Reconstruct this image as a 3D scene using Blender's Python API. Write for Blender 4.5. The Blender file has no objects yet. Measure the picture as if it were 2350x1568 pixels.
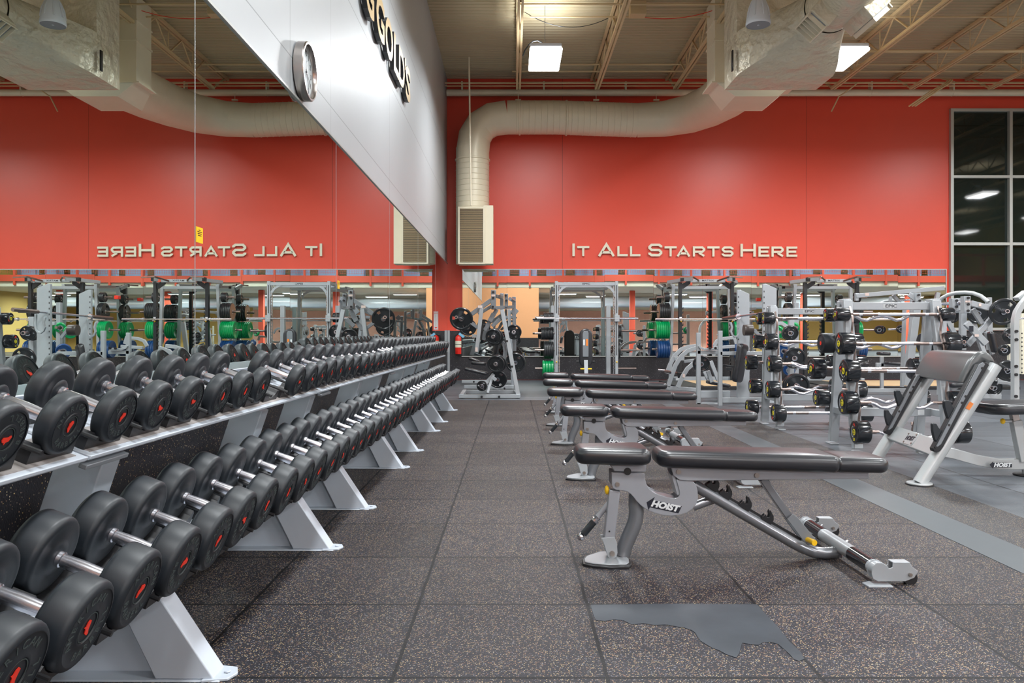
import bpy, math, random
from mathutils import Vector, Matrix
from math import pi, sin, cos, radians, sqrt, atan2

# ------------------------------------------------------------------ frame
F_PX = 1815.0; CX = 1175.0; HY = 767.0; CAM_Z = 0.984
WALL_X = -1.387; BACK_Y = 16.93; DECK_Z = 6.45
ROOM_X1 = 24.0; MEZ_Y = -3.5; FAR_Y = -14.0
scene = bpy.context.scene
col = scene.collection

cam_d = bpy.data.cameras.new('camera'); cam = bpy.data.objects.new('camera', cam_d); col.objects.link(cam)
cam.location = (0, 0, CAM_Z); cam.rotation_euler = (pi/2, 0, 0)
cam_d.sensor_width = 36.0; cam_d.lens = F_PX/2350*36.0
cam_d.shift_y = -17.0/2350; cam_d.clip_start = 0.05; cam_d.clip_end = 200
scene.camera = cam
scene.view_settings.view_transform = 'Standard'; scene.view_settings.look = 'None'
scene.view_settings.gamma = 1.0; scene.view_settings.use_curve_mapping = False
scene.view_settings.exposure = EXPOSURE = 0.06
w = bpy.data.worlds.new('night'); scene.world = w; w.use_nodes = True
w.node_tree.nodes['Background'].inputs[0].default_value = (0.004, 0.006, 0.010, 1)
w.node_tree.nodes['Background'].inputs[1].default_value = 1.0
scene.cycles.use_denoising = True
scene.cycles.max_bounces = 9; scene.cycles.diffuse_bounces = 4; scene.cycles.glossy_bounces = 7
scene.cycles.transmission_bounces = 4
scene.cycles.sample_clamp_indirect = 3.0
scene.cycles.blur_glossy = 0.5

LAMP_DOWN = 190.0; LAMP_UP = 22.0; LAMP_Z = 5.5
LAMP_COL = (0.93, 0.975, 1.0)
def area(name, loc, sx, sy, power, rx=0.0, colr=LAMP_COL, parent=None, spread=pi):
    d = bpy.data.lights.new(name, 'AREA'); d.shape = 'RECTANGLE'; d.size = sx; d.size_y = sy
    d.energy = power; d.color = colr; d.spread = spread
    o = bpy.data.objects.new(name, d); col.objects.link(o)
    o.location = loc; o.rotation_euler = (rx, 0, 0)
    if parent: o.parent = parent
    return o

def P(x, y, Y):
    return Vector(((x-CX)*Y/F_PX, Y, CAM_Z+(HY-y)*Y/F_PX))

# ------------------------------------------------------------------ mesh builder
class MB:
    def __init__(s): s.v = []; s.f = []; s.m = []
    def add(s, vs, fs, M=None, mi=0):
        b = len(s.v)
        for p in vs:
            p = Vector(p)
            s.v.append(tuple(M @ p) if M else tuple(p))
        for f in fs: s.f.append([b+i for i in f]); s.m.append(mi)
        return s
    def box(s, c, d, M=None, mi=0):
        x, y, z = c; a, b, h = d[0]/2, d[1]/2, d[2]/2
        vs = [(x+i*a, y+j*b, z+k*h) for i in (-1, 1) for j in (-1, 1) for k in (-1, 1)]
        fs = [(0,1,3,2),(4,6,7,5),(0,4,5,1),(2,3,7,6),(0,2,6,4),(1,5,7,3)]
        return s.add(vs, fs, M, mi)
    def bar(s, p0, p1, w, d=None, up=(0,1,0), mi=0, ext=0.0):
        """rectangular beam; w across, d along 'up' direction"""
        d = d or w
        p0 = Vector(p0); p1 = Vector(p1); ax = (p1-p0)
        L = ax.length; ax = ax/L if L > 1e-9 else Vector((0,0,1))
        p0 = p0-ax*ext; p1 = p1+ax*ext
        u = Vector(up); u = u-ax*u.dot(ax)
        if u.length < 1e-3: u = Vector((1,0,0))-ax*ax.x
        if u.length < 1e-3: u = Vector((0,0,1))-ax*ax.z
        u.normalize(); r = ax.cross(u)
        vs = []
        for p in (p0, p1):
            for a, b in ((-1,-1),(1,-1),(1,1),(-1,1)):
                vs.append(p+r*(a*w/2)+u*(b*d/2))
        return s.add(vs, [(3,2,1,0),(4,5,6,7),(0,1,5,4),(1,2,6,5),(2,3,7,6),(3,0,4,7)], None, mi)
    def path(s, pts, w, d=None, up=(0,1,0), mi=0):
        """rectangular beam swept along a polyline with mitred corners"""
        d = d or w
        pts = [Vector(p) for p in pts]; n = len(pts); rings = []
        U = Vector(up)
        for i, p in enumerate(pts):
            if i == 0: t = (pts[1]-p).normalized(); k = 1
            elif i == n-1: t = (p-pts[i-1]).normalized(); k = 1
            else:
                a = (p-pts[i-1]).normalized(); b = (pts[i+1]-p).normalized()
                t = (a+b).normalized(); k = 1/max(0.5, t.dot(a))
            u = (U-t*U.dot(t)).normalized(); r = t.cross(u)
            rings.append([p+r*(a*w/2*k)+u*(b*d/2) for a, b in ((-1,-1),(1,-1),(1,1),(-1,1))])
        vs = [q for R in rings for q in R]; fs = [(3,2,1,0)]
        for i in range(n-1):
            for j in range(4):
                a = i*4+j; b = i*4+(j+1) % 4
                fs.append((a, b, b+4, a+4))
        e = (n-1)*4; fs.append((e, e+1, e+2, e+3))
        return s.add(vs, fs, None, mi)
    def tube(s, pts, r, seg=12, mi=0, caps=True):
        pts = [Vector(p) for p in pts]; n = len(pts)
        rr = r if isinstance(r, (list, tuple)) else [r]*n
        prev = None; vs = []
        for i, p in enumerate(pts):
            if i == 0: t = (pts[1]-p)
            elif i == n-1: t = (p-pts[i-1])
            else: t = (pts[i+1]-p).normalized()+(p-pts[i-1]).normalized()
            t.normalize()
            if prev is None:
                a = Vector((0,0,1)) if abs(t.z) < .9 else Vector((1,0,0))
                u = (a-t*a.dot(t)).normalized()
            else:
                u = (prev-t*prev.dot(t)).normalized()
            prev = u; v = t.cross(u)
            for k in range(seg):
                th = 2*pi*k/seg
                vs.append(p+u*(cos(th)*rr[i])+v*(sin(th)*rr[i]))
        fs = []
        for i in range(n-1):
            for k in range(seg):
                a = i*seg+k; b = i*seg+(k+1) % seg
                fs.append((a, b, b+seg, a+seg))
        if caps:
            fs.append(tuple(reversed(range(seg)))); fs.append(tuple(range((n-1)*seg, n*seg)))
        return s.add(vs, fs, None, mi)
    def cyl(s, p0, p1, r, seg=16, mi=0, r2=None):
        return s.tube([p0, p1], [r, r if r2 is None else r2], seg, mi)
    def lathe(s, prof, M=None, seg=32, mi=0, close=True):
        """profile of (radius, z) revolved about z"""
        vs = []; fs = []; n = len(prof)
        for r, z in prof:
            for k in range(seg):
                th = 2*pi*k/seg; vs.append((r*cos(th), r*sin(th), z))
        for i in range(n-1):
            for k in range(seg):
                a = i*seg+k; b = i*seg+(k+1) % seg
                fs.append((a, b, b+seg, a+seg))
        if close:
            if prof[0][0] > 1e-6: fs.append(tuple(reversed(range(seg))))
            if prof[-1][0] > 1e-6: fs.append(tuple(range((n-1)*seg, n*seg)))
        return s.add(vs, fs, M, mi)
    def prism(s, poly, t, M=None, mi=0):
        """polygon in local xy extruded +-t/2 in z"""
        n = len(poly)
        vs = [(x, y, -t/2) for x, y in poly]+[(x, y, t/2) for x, y in poly]
        fs = [tuple(reversed(range(n))), tuple(range(n, 2*n))]
        fs += [(i, (i+1) % n, n+(i+1) % n, n+i) for i in range(n)]
        return s.add(vs, fs, M, mi)
    def pillow(s, outline, th, r, M=None, mi=0, dome=0.0, steps=5):
        """upholstered pad: plan outline (ccw), thickness th, edge radius r, slight crown"""
        n = len(outline); cx = sum(p[0] for p in outline)/n; cy = sum(p[1] for p in outline)/n
        nrm = []
        for i in range(n):
            a = Vector(outline[i-1]); b = Vector(outline[(i+1) % n]); t = (b-a).normalized()
            nrm.append((t.y, -t.x))
        rings = []
        def ring(inset, z):
            rings.append([(outline[i][0]-nrm[i][0]*inset, outline[i][1]-nrm[i][1]*inset, z) for i in range(n)])
        for k in range(steps+1):
            a = -pi/2+pi/2*k/steps
            ring(r*(1-cos(a)), r+r*sin(a))
        for k in range(steps+1):
            a = pi/2*k/steps
            ring(r*(1-cos(a)), th-r+r*sin(a))
        base = rings[-1]
        for q in (0.8, 0.5, 0.2):
            rings.append([(cx+(p[0]-cx)*q, cy+(p[1]-cy)*q, th+dome*(1-q*q)) for p in base])
        vs = [p for R in rings for p in R]; fs = [tuple(reversed(range(n)))]
        for i in range(len(rings)-1):
            for k in range(n):
                a = i*n+k; b = i*n+(k+1) % n
                fs.append((a, b, b+n, a+n))
        e = (len(rings)-1)*n; fs.append(tuple(range(e, e+n)))
        return s.add(vs, fs, M, mi)
    def sphere(s, c, r, seg=12, mi=0, sc=(1,1,1)):
        prof = [(max(1e-7, r*sin(pi*k/8)), -r*cos(pi*k/8)) for k in range(9)]
        M = Matrix.Translation(c) @ Matrix.Diagonal((sc[0], sc[1], sc[2], 1))
        return s.lathe(prof, M, seg, mi, close=False)
    def mesh(s, me, M=None, mi=0):
        return s.add([v.co for v in me.vertices], [tuple(p.vertices) for p in me.polygons], M, mi)
    def build(s, name, mat, parent=None, bev=0.0, seg=2, sharp=35, world=False, smooth=True):
        me = bpy.data.meshes.new(name)
        off = Vector((0,0,0))
        if world and parent is not None: off = Vector(parent['o_']) if 'o_' in parent else parent.location
        vv = s.v if off.length == 0 else [(a-off.x, b-off.y, c-off.z) for a, b, c in s.v]
        me.from_pydata(vv, [], s.f)
        mats = mat if isinstance(mat, (list, tuple)) else [mat]
        for m in mats: me.materials.append(m)
        if len(mats) > 1: me.polygons.foreach_set('material_index', s.m)
        me.validate()
        if smooth:
            me.shade_smooth(); me.set_sharp_from_angle(angle=radians(sharp))
        o = bpy.data.objects.new(name, me); col.objects.link(o)
        if parent is not None: o.parent = parent
        if bev > 0:
            b = o.modifiers.new('bevel', 'BEVEL'); b.width = bev; b.segments = seg; b.limit_method = 'ANGLE'
            b.angle_limit = radians(40); b.harden_normals = False
        return o

def tag(o, label=None, cat=None, group=None, kind=None):
    if label: o['label'] = label
    if cat: o['category'] = cat
    if group: o['group'] = group
    if kind: o['kind'] = kind
    return o
def empty(name, loc=(0,0,0), rz=0.0, ry=0.0, label=None, cat=None, group=None, parent=None):
    o = bpy.data.objects.new(name, None); col.objects.link(o)
    o.location = loc; o.rotation_euler = (0, ry, rz); o.empty_display_size = 0.1
    if parent: o.parent = parent
    return tag(o, label, cat, group)
CH = {}
def kids(o): return [c for c in bpy.data.objects if c.parent == o]
def snapshot(root):
    """record a finished thing so it can be copied cheaply"""
    return (root, [snapshot(c) for c in kids(root)])
def copy_tree(snap, parent=None, depth=9):
    o, ch = snap
    c = o.copy(); col.objects.link(c)
    if parent is not None: c.parent = parent
    if depth > 0:
        for k in ch: copy_tree(k, c, depth-1)
    return c
ORD = ['first','second','third','fourth','fifth','sixth','seventh','eighth','ninth','tenth','eleventh','twelfth',
 'thirteenth','fourteenth','fifteenth','sixteenth','seventeenth','eighteenth','nineteenth','twentieth']
def nth(i):
    if i < 20: return ORD[i]
    t = {2:'twenty',3:'thirty',4:'forty',5:'fifty'}[(i+1)//10]
    r = (i+1) % 10
    return {2:'twentieth',3:'thirtieth',4:'fortieth',5:'fiftieth'}[(i+1)//10] if r == 0 else t+'-'+ORD[r-1]

# ------------------------------------------------------------------ text
def glyphs(txt, size=1.0, ext=0.0, ax='CENTER', sx=1.0, off=0.0):
    cu = bpy.data.curves.new('t', 'FONT'); cu.body = txt; cu.size = size; cu.extrude = ext
    cu.align_x = ax; cu.align_y = 'CENTER'; cu.offset = off; cu.resolution_u = 3
    ob = bpy.data.objects.new('t', cu)
    me = bpy.data.meshes.new_from_object(ob)
    bpy.data.objects.remove(ob); bpy.data.curves.remove(cu)
    if sx != 1.0:
        for v in me.vertices: v.co.x *= sx
    return me
def text_obj(name, txt, size, M, mat, parent, ext=0.0006, sx=1.0, off=0.0):
    me = glyphs(txt, size, ext, 'CENTER', sx, off)
    mb = MB(); mb.mesh(me, M); bpy.data.meshes.remove(me)
    return mb.build(name, mat, parent, smooth=False)
def ring_text(mb, txt, R, size, a0, a1, M, ext=0.0008, flip=False):
    n = len(txt)
    for i, c in enumerate(txt):
        if c == ' ': continue
        a = a0+(a1-a0)*(i/(n-1) if n > 1 else 0.5)
        me = glyphs(c, size, ext)
        rot = a-pi/2 if not flip else a+pi/2
        T = Matrix.Translation((R*cos(a), R*sin(a), 0)) @ Matrix.Rotation(rot, 4, 'Z')
        mb.mesh(me, M @ T); bpy.data.meshes.remove(me)
# frames: FACE(origin, normal) maps local xy to a plane whose +z is the normal and y is up
def FACE(o, n, up=(0,0,1)):
    n = Vector(n).normalized(); u = Vector(up); u = (u-n*u.dot(n)).normalized(); r = u.cross(n)
    M = Matrix(((r.x, u.x, n.x, o[0]), (r.y, u.y, n.y, o[1]), (r.z, u.z, n.z, o[2]), (0,0,0,1)))
    return M

# ------------------------------------------------------------------ materials
def nt(name):
    m = bpy.data.materials.new(name); m.use_nodes = True
    t = m.node_tree; b = t.nodes['Principled BSDF']
    return m, t, b
def N(t, typ, **kw):
    n = t.nodes.new(typ)
    for k, v in kw.items():
        if k.startswith('i_'):
            key = k[2:]; key = int(key) if key.isdigit() else key
            n.inputs[key].default_value = v
        else: setattr(n, k, v)
    return n
def mat(name, c, rough=0.5, metal=0.0, spec=0.5, var=0.0, vscale=6.0, bump=0.0, bscale=60.0, bdist=0.01, coat=0.0, emis=None, estr=0.0, rvar=0.0):
    m, t, b = nt(name)
    b.inputs['Base Color'].default_value = (*c, 1); b.inputs['Roughness'].default_value = rough
    b.inputs['Metallic'].default_value = metal; b.inputs['Specular IOR Level'].default_value = spec
    if coat: b.inputs['Coat Weight'].default_value = coat; b.inputs['Coat Roughness'].default_value = 0.1
    if emis: b.inputs['Emission Color'].default_value = (*emis, 1); b.inputs['Emission Strength'].default_value = estr
    if var or rvar or bump:
        tc = N(t, 'ShaderNodeTexCoord')
    if var or rvar:
        nz = N(t, 'ShaderNodeTexNoise', i_Scale=vscale, i_Detail=5.0, i_Roughness=0.65)
        t.links.new(tc.outputs['Object'], nz.inputs['Vector'])
    if var:
        mx = N(t, 'ShaderNodeMix', data_type='RGBA')
        mx.inputs['A'].default_value = (*[max(0, k*(1-var)) for k in c], 1)
        mx.inputs['B'].default_value = (*[min(1, k*(1+var)) for k in c], 1)
        t.links.new(nz.outputs['Fac'], mx.inputs['Factor']); t.links.new(mx.outputs['Result'], b.inputs['Base Color'])
    if rvar:
        mr = N(t, 'ShaderNodeMapRange'); mr.inputs[3].default_value = max(0.02, rough-rvar); mr.inputs[4].default_value = rough+rvar
        t.links.new(nz.outputs['Fac'], mr.inputs[0]); t.links.new(mr.outputs[0], b.inputs['Roughness'])
    if bump:
        n2 = N(t, 'ShaderNodeTexNoise', i_Scale=bscale, i_Detail=4.0)
        t.links.new(tc.outputs['Object'], n2.inputs['Vector'])
        bp = N(t, 'ShaderNodeBump', i_Strength=bump, i_Distance=bdist)
        t.links.new(n2.outputs['Fac'], bp.inputs['Height']); t.links.new(bp.outputs['Normal'], b.inputs['Normal'])
    return m

M = {}
M['silver'] = mat('silver_paint', (0.37, 0.39, 0.415), 0.36, 0.18, var=0.05, rvar=0.05, coat=0.15)
M['silver_d'] = mat('grey_paint', (0.20, 0.215, 0.235), 0.38, 0.15, var=0.06, coat=0.1)
M['bench_grey'] = mat('bench_grey_paint', (0.34, 0.35, 0.385), 0.30, 0.25, var=0.05, coat=0.25)
M['tube_grey'] = mat('tube_grey_paint', (0.25, 0.26, 0.285), 0.24, 0.55, coat=0.35)
M['rack'] = mat('rack_paint', (0.50, 0.545, 0.61), 0.40, 0.05, var=0.07, rvar=0.05)
M['white_steel'] = mat('white_silver_paint', (0.47, 0.49, 0.50), 0.33, 0.25, var=0.05, coat=0.2)
M['chrome'] = mat('chrome', (0.74, 0.74, 0.80), 0.25, 1.0, rvar=0.02, vscale=4)
M['worn_chrome'] = mat('worn_chrome', (0.30, 0.235, 0.215), 0.30, 0.9, var=0.35, vscale=14)
M['bolt'] = mat('bolt_steel', (0.40, 0.36, 0.33), 0.28, 0.9)
M['black_bolt'] = mat('black_bolt', (0.03, 0.03, 0.032), 0.35, 0.4)
M['rubber'] = mat('black_rubber', (0.0105, 0.014, 0.019), 0.47, 0.0, 0.5, var=0.25, vscale=9, bump=0.015, bscale=260)
M['plastic'] = mat('black_plastic', (0.012, 0.012, 0.014), 0.42)
M['gloss_black'] = mat('gloss_black_urethane', (0.012, 0.014, 0.018), 0.16, 0.0, 0.6, rvar=0.05, coat=0.3)
M['vinyl'] = mat('black_vinyl', (0.016, 0.017, 0.022), 0.32, 0.0, 0.7, bump=0.03, bscale=9, rvar=0.05)
M['vinyl_brown'] = mat('brown_vinyl', (0.06, 0.045, 0.04), 0.35, 0.0, 0.5)
M['vinyl_sheen'] = mat('black_vinyl_painted_sheen', (0.075, 0.079, 0.082), 0.30, 0.0, 0.6, bump=0.03, bscale=8)  # black vinyl with its pale reflected sheen put into the base colour
M['black_steel'] = mat('black_steel', (0.016, 0.017, 0.020), 0.36, 0.2, coat=0.1)
M['iron'] = mat('black_iron_plate', (0.022, 0.024, 0.027), 0.33, 0.1, 0.5, var=0.2, coat=0.12)
M['green'] = mat('green_bumper', (0.0, 0.30, 0.085), 0.32, 0.0, 0.5)
M['blue'] = mat('blue_bumper', (0.008, 0.05, 0.17), 0.33, 0.0, 0.5)
M['tan_plate'] = mat('tan_plate_face', (0.38, 0.17, 0.09), 0.5)
M['green_face'] = mat('green_bumper_face', (0.03, 0.32, 0.12), 0.4, var=0.2)
M['yellow'] = mat('yellow_plastic', (0.90, 0.53, 0.015), 0.35)
M['ylogo'] = mat('yellow_print', (0.75, 0.62, 0.02), 0.4)
M['rlogo'] = mat('red_print', (0.80, 0.035, 0.015), 0.4)
M['orange'] = mat('orange_print', (0.80, 0.22, 0.03), 0.4)
M['grey_letter'] = mat('grey_lettering', (0.05, 0.065, 0.065), 0.5)
M['dark_letter'] = mat('dark_lettering', (0.010, 0.012, 0.022), 0.4)
M['white_letter'] = mat('white_lettering', (0.72, 0.74, 0.76), 0.4)
M['label'] = mat('paper_label', (0.70, 0.55, 0.50), 0.6)
M['duct'] = mat('duct_paint', (0.76, 0.69, 0.53), 0.42, 0.1, var=0.07, vscale=3)
M['wrap'] = mat('foil_wrap_paint', (0.72, 0.65, 0.50), 0.40, 0.15, var=0.08, vscale=2, bump=1.0, bscale=2.6, bdist=0.16)
M['beam'] = mat('beam_paint', (0.62, 0.47, 0.27), 0.55, 0.0, var=0.08)
M['deck'] = mat('deck_paint', (0.50, 0.42, 0.27), 0.55, 0.05, var=0.06, vscale=1.5)
M['white'] = mat('white_paint', (0.66, 0.68, 0.70), 0.45)
M['speaker'] = mat('speaker_shell', (0.66, 0.69, 0.74), 0.4)
M['mesh_grey'] = mat('grey_mesh', (0.27, 0.29, 0.31), 0.6)
M['gold'] = mat('gold_face', (0.62, 0.47, 0.27), 0.35, 0.5)
M['gold2'] = mat('brushed_letter_metal', (0.72, 0.66, 0.52), 0.32, 0.05, var=0.12, vscale=2)
M['clock_face'] = mat('clock_dial', (0.55, 0.60, 0.62), 0.4)
M['seam'] = mat('polished_seam', (0.36, 0.38, 0.40), 0.3, 0.4)
M['steel'] = mat('brushed_steel', (0.48, 0.44, 0.42), 0.25, 1.0)
M['frame_alu'] = mat('window_frame_aluminium', (0.47, 0.48, 0.46), 0.38, 0.4)
M['red_steel'] = mat('red_painted_steel', (0.62, 0.085, 0.045), 0.45)
M['cream'] = mat('cream_wall', (0.70, 0.66, 0.53), 0.7, var=0.04)
M['orange_wall'] = mat('orange_wall_paint', (0.95, 0.44, 0.21), 0.7, var=0.03)
M['peach'] = mat('peach_wall', (0.78, 0.44, 0.34), 0.8, var=0.12, vscale=5, bump=0.3, bscale=8)
M['ochre'] = mat('ochre_wall', (0.52, 0.34, 0.10), 0.75, var=0.06)
M['wood'] = mat('light_wood', (0.66, 0.45, 0.25), 0.35, var=0.08, vscale=3)
M['redcyl'] = mat('extinguisher_red', (0.72, 0.02, 0.012), 0.25, coat=0.4)
M['bluetag'] = mat('blue_tag', (0.20, 0.45, 0.66), 0.5)
M['tread_blue'] = mat('treadmill_frame', (0.30, 0.40, 0.62), 0.4, 0.3)
M['silver_duct'] = mat('silver_duct', (0.58, 0.61, 0.66), 0.3, 0.6, bump=0.3, bscale=9)
M['lens'] = mat('lamp_lens', (1, 1, 1), 0.5, emis=(1.0, 0.985, 0.96), estr=9.0)
M['tube_lamp'] = mat('tube_lamp', (1, 1, 1), 0.5, emis=(1.0, 0.96, 0.88), estr=5.0)

# mirrors
m, t, b = nt('mirror_silver')
b.inputs['Base Color'].default_value = (0.77, 0.85, 0.82, 1); b.inputs['Metallic'].default_value = 1; b.inputs['Roughness'].default_value = 0.0
M['mirror'] = m
M['glass'] = m = mat('night_window_glass', (0.010, 0.022, 0.020), 0.03, 0.0, 0.7)
m.node_tree.nodes['Principled BSDF'].inputs['Transmission Weight'].default_value = 0.35

# speckled rubber
def speckle(name, base, amt, cols, scale, rough, tile=None, streak=False, dens=0.3, spec=0.5):
    m, t, b = nt(name); L = t.links.new
    b.inputs['Specular IOR Level'].default_value = spec
    tc = N(t, 'ShaderNodeTexCoord')
    vo = N(t, 'ShaderNodeTexVoronoi', feature='F1', i_Scale=scale)
    L(tc.outputs['Object'], vo.inputs['Vector'])
    sp = N(t, 'ShaderNodeSeparateColor'); L(vo.outputs['Color'], sp.inputs[0])
    big = N(t, 'ShaderNodeTexNoise', i_Scale=1.1, i_Detail=3.0); L(tc.outputs['Object'], big.inputs['Vector'])
    # density varies softly with wear
    th = N(t, 'ShaderNodeMath', operation='MULTIPLY_ADD'); th.inputs[1].default_value = 0.22; th.inputs[2].default_value = dens-0.11
    L(big.outputs['Fac'], th.inputs[0])
    lt = N(t, 'ShaderNodeMath', operation='LESS_THAN'); L(sp.outputs[0], lt.inputs[0]); L(th.outputs[0], lt.inputs[1])
    dist = N(t, 'ShaderNodeMath', operation='LESS_THAN'); L(vo.outputs['Distance'], dist.inputs[0]); dist.inputs[1].default_value = 0.42
    mul = N(t, 'ShaderNodeMath', operation='MULTIPLY'); L(lt.outputs[0], mul.inputs[0]); L(dist.outputs[0], mul.inputs[1])
    mu2 = N(t, 'ShaderNodeMath', operation='MULTIPLY'); L(mul.outputs[0], mu2.inputs[0]); mu2.inputs[1].default_value = amt
    cr = N(t, 'ShaderNodeValToRGB'); cr.color_ramp.interpolation = 'CONSTANT'
    e = cr.color_ramp.elements; e[0].position = 0; e[0].color = (*cols[0], 1); e[1].position = 1/len(cols); e[1].color = (*cols[1], 1)
    for i in range(2, len(cols)):
        q = e.new(i/len(cols)); q.color = (*cols[i], 1)
    L(sp.outputs[1], cr.inputs[0])
    wn = N(t, 'ShaderNodeTexNoise', i_Scale=0.8, i_Detail=6.0, i_Roughness=0.6); L(tc.outputs['Object'], wn.inputs['Vector'])
    bc = N(t, 'ShaderNodeMix', data_type='RGBA')
    bc.inputs['A'].default_value = (*[k*0.7 for k in base], 1); bc.inputs['B'].default_value = (*[k*1.35 for k in base], 1)
    L(wn.outputs['Fac'], bc.inputs['Factor'])
    mx = N(t, 'ShaderNodeMix', data_type='RGBA'); L(mu2.outputs[0], mx.inputs['Factor']); L(bc.outputs['Result'], mx.inputs['A']); L(cr.outputs[0], mx.inputs['B'])
    out = mx.outputs['Result']
    hgt = vo.outputs['Distance']
    if tile:
        x0, y0, w_ = tile
        sx = N(t, 'ShaderNodeSeparateXYZ'); L(tc.outputs['Object'], sx.inputs[0])
        wob = N(t, 'ShaderNodeTexNoise', i_Scale=9.0, i_Detail=3.0); L(tc.outputs['Object'], wob.inputs['Vector'])
        masks = []
        for ax, o0, wd in ((0, x0, 0.0058), (1, y0, 0.0066)):
            a = N(t, 'ShaderNodeMath', operation='MULTIPLY_ADD'); L(wob.outputs['Fac'], a.inputs[0]); a.inputs[1].default_value = 0.012 if ax == 0 else 0.006
            L(sx.outputs[ax], a.inputs[2])
            s1 = N(t, 'ShaderNodeMath', operation='SUBTRACT'); L(a.outputs[0], s1.inputs[0]); s1.inputs[1].default_value = o0
            pp = N(t, 'ShaderNodeMath', operation='PINGPONG'); L(s1.outputs[0], pp.inputs[0]); pp.inputs[1].default_value = w_/2
            ls = N(t, 'ShaderNodeMath', operation='LESS_THAN'); L(pp.outputs[0], ls.inputs[0]); ls.inputs[1].default_value = wd
            masks.append(ls)
        mxx = N(t, 'ShaderNodeMath', operation='MAXIMUM'); L(masks[0].outputs[0], mxx.inputs[0]); L(masks[1].outputs[0], mxx.inputs[1])
        gap = N(t, 'ShaderNodeMix', data_type='RGBA'); gap.inputs['B'].default_value = (0.004, 0.004, 0.005, 1)
        sc_ = N(t, 'ShaderNodeMath', operation='MULTIPLY'); L(mxx.outputs[0], sc_.inputs[0]); sc_.inputs[1].default_value = 0.93
        L(sc_.outputs[0], gap.inputs['Factor']); L(out, gap.inputs['A']); out = gap.outputs['Result']
        # a slight tone difference tile by tile
        fl = []
        for ax, o0 in ((0, x0), (1, y0)):
            s2 = N(t, 'ShaderNodeMath', operation='SUBTRACT'); L(sx.outputs[ax], s2.inputs[0]); s2.inputs[1].default_value = o0
            dv = N(t, 'ShaderNodeMath', operation='DIVIDE'); L(s2.outputs[0], dv.inputs[0]); dv.inputs[1].default_value = w_
            f2 = N(t, 'ShaderNodeMath', operation='FLOOR'); L(dv.outputs[0], f2.inputs[0]); fl.append(f2)
        cb = N(t, 'ShaderNodeCombineXYZ'); L(fl[0].outputs[0], cb.inputs[0]); L(fl[1].outputs[0], cb.inputs[1])
        w2 = N(t, 'ShaderNodeTexWhiteNoise', noise_dimensions='2D'); L(cb.outputs[0], w2.inputs['Vector'])
        vm = N(t, 'ShaderNodeMath', operation='MULTIPLY_ADD'); L(w2.outputs['Value'], vm.inputs[0]); vm.inputs[1].default_value = 0.40; vm.inputs[2].default_value = 0.80
        hs = N(t, 'ShaderNodeHueSaturation'); L(vm.outputs[0], hs.inputs['Value']); L(out, hs.inputs['Color']); out = hs.outputs[0]
    L(out, b.inputs['Base Color'])
    rn = N(t, 'ShaderNodeTexNoise', i_Scale=1.7, i_Detail=6.0, i_Roughness=0.7)
    if streak:
        mp = N(t, 'ShaderNodeMapping'); mp.inputs['Scale'].default_value = (0.25, 3.0, 1); L(tc.outputs['Object'], mp.inputs[0]); L(mp.outputs[0], rn.inputs['Vector'])
    else: L(tc.outputs['Object'], rn.inputs['Vector'])
    mr = N(t, 'ShaderNodeMapRange'); mr.inputs[3].default_value = rough-0.1; mr.inputs[4].default_value = rough+0.12
    L(rn.outputs['Fac'], mr.inputs[0]); L(mr.outputs[0], b.inputs['Roughness'])
    bp = N(t, 'ShaderNodeBump', i_Strength=0.35, i_Distance=0.002); L(hgt, bp.inputs['Height']); L(bp.outputs['Normal'], b.inputs['Normal'])
    return m
tans = [(0.40,0.29,0.16), (0.26,0.14,0.09), (0.30,0.29,0.29), (0.52,0.40,0.22), (0.15,0.14,0.18), (0.34,0.20,0.12)]
M['tiles'] = speckle('speckled_rubber_tiles', (0.019, 0.018, 0.023), 0.80, tans, 225.0, 0.56, tile=(0.278, 2.259, 0.611), dens=0.42, spec=0.22)
M['mat2'] = speckle('speckled_rubber_mat', (0.026, 0.026, 0.030), 0.7, tans, 225.0, 0.55, dens=0.38, spec=0.3)
M['smooth_floor'] = speckle('smooth_rubber_floor', (0.070, 0.078, 0.090), 0.12, [(0.16,0.16,0.17),(0.12,0.12,0.13)], 120.0, 0.40, tile=(0.72, 1.5, 1.22), streak=True, dens=0.2)
M['strip'] = mat('grey_rubber_strip', (0.066, 0.076, 0.085), 0.42, 0.0, 0.5, var=0.12, vscale=5)
M['patch'] = mat('bare_underlay', (0.032, 0.038, 0.048), 0.55, 0.0, 0.35, var=0.55, vscale=3.5)
gold_sp = [(0.62,0.40,0.14),(0.55,0.30,0.16),(0.60,0.48,0.28),(0.42,0.30,0.22)]
M['wainscot'] = speckle('black_speckled_rubber_sheet', (0.012, 0.011, 0.015), 1.0, gold_sp, 163.0, 0.42, dens=0.19)
M['wainscot2'] = speckle('black_speckled_rubber_back', (0.020, 0.018, 0.022), 0.5, [(0.3,0.3,0.32),(0.2,0.19,0.2)], 90.0, 0.42, dens=0.09)

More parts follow.
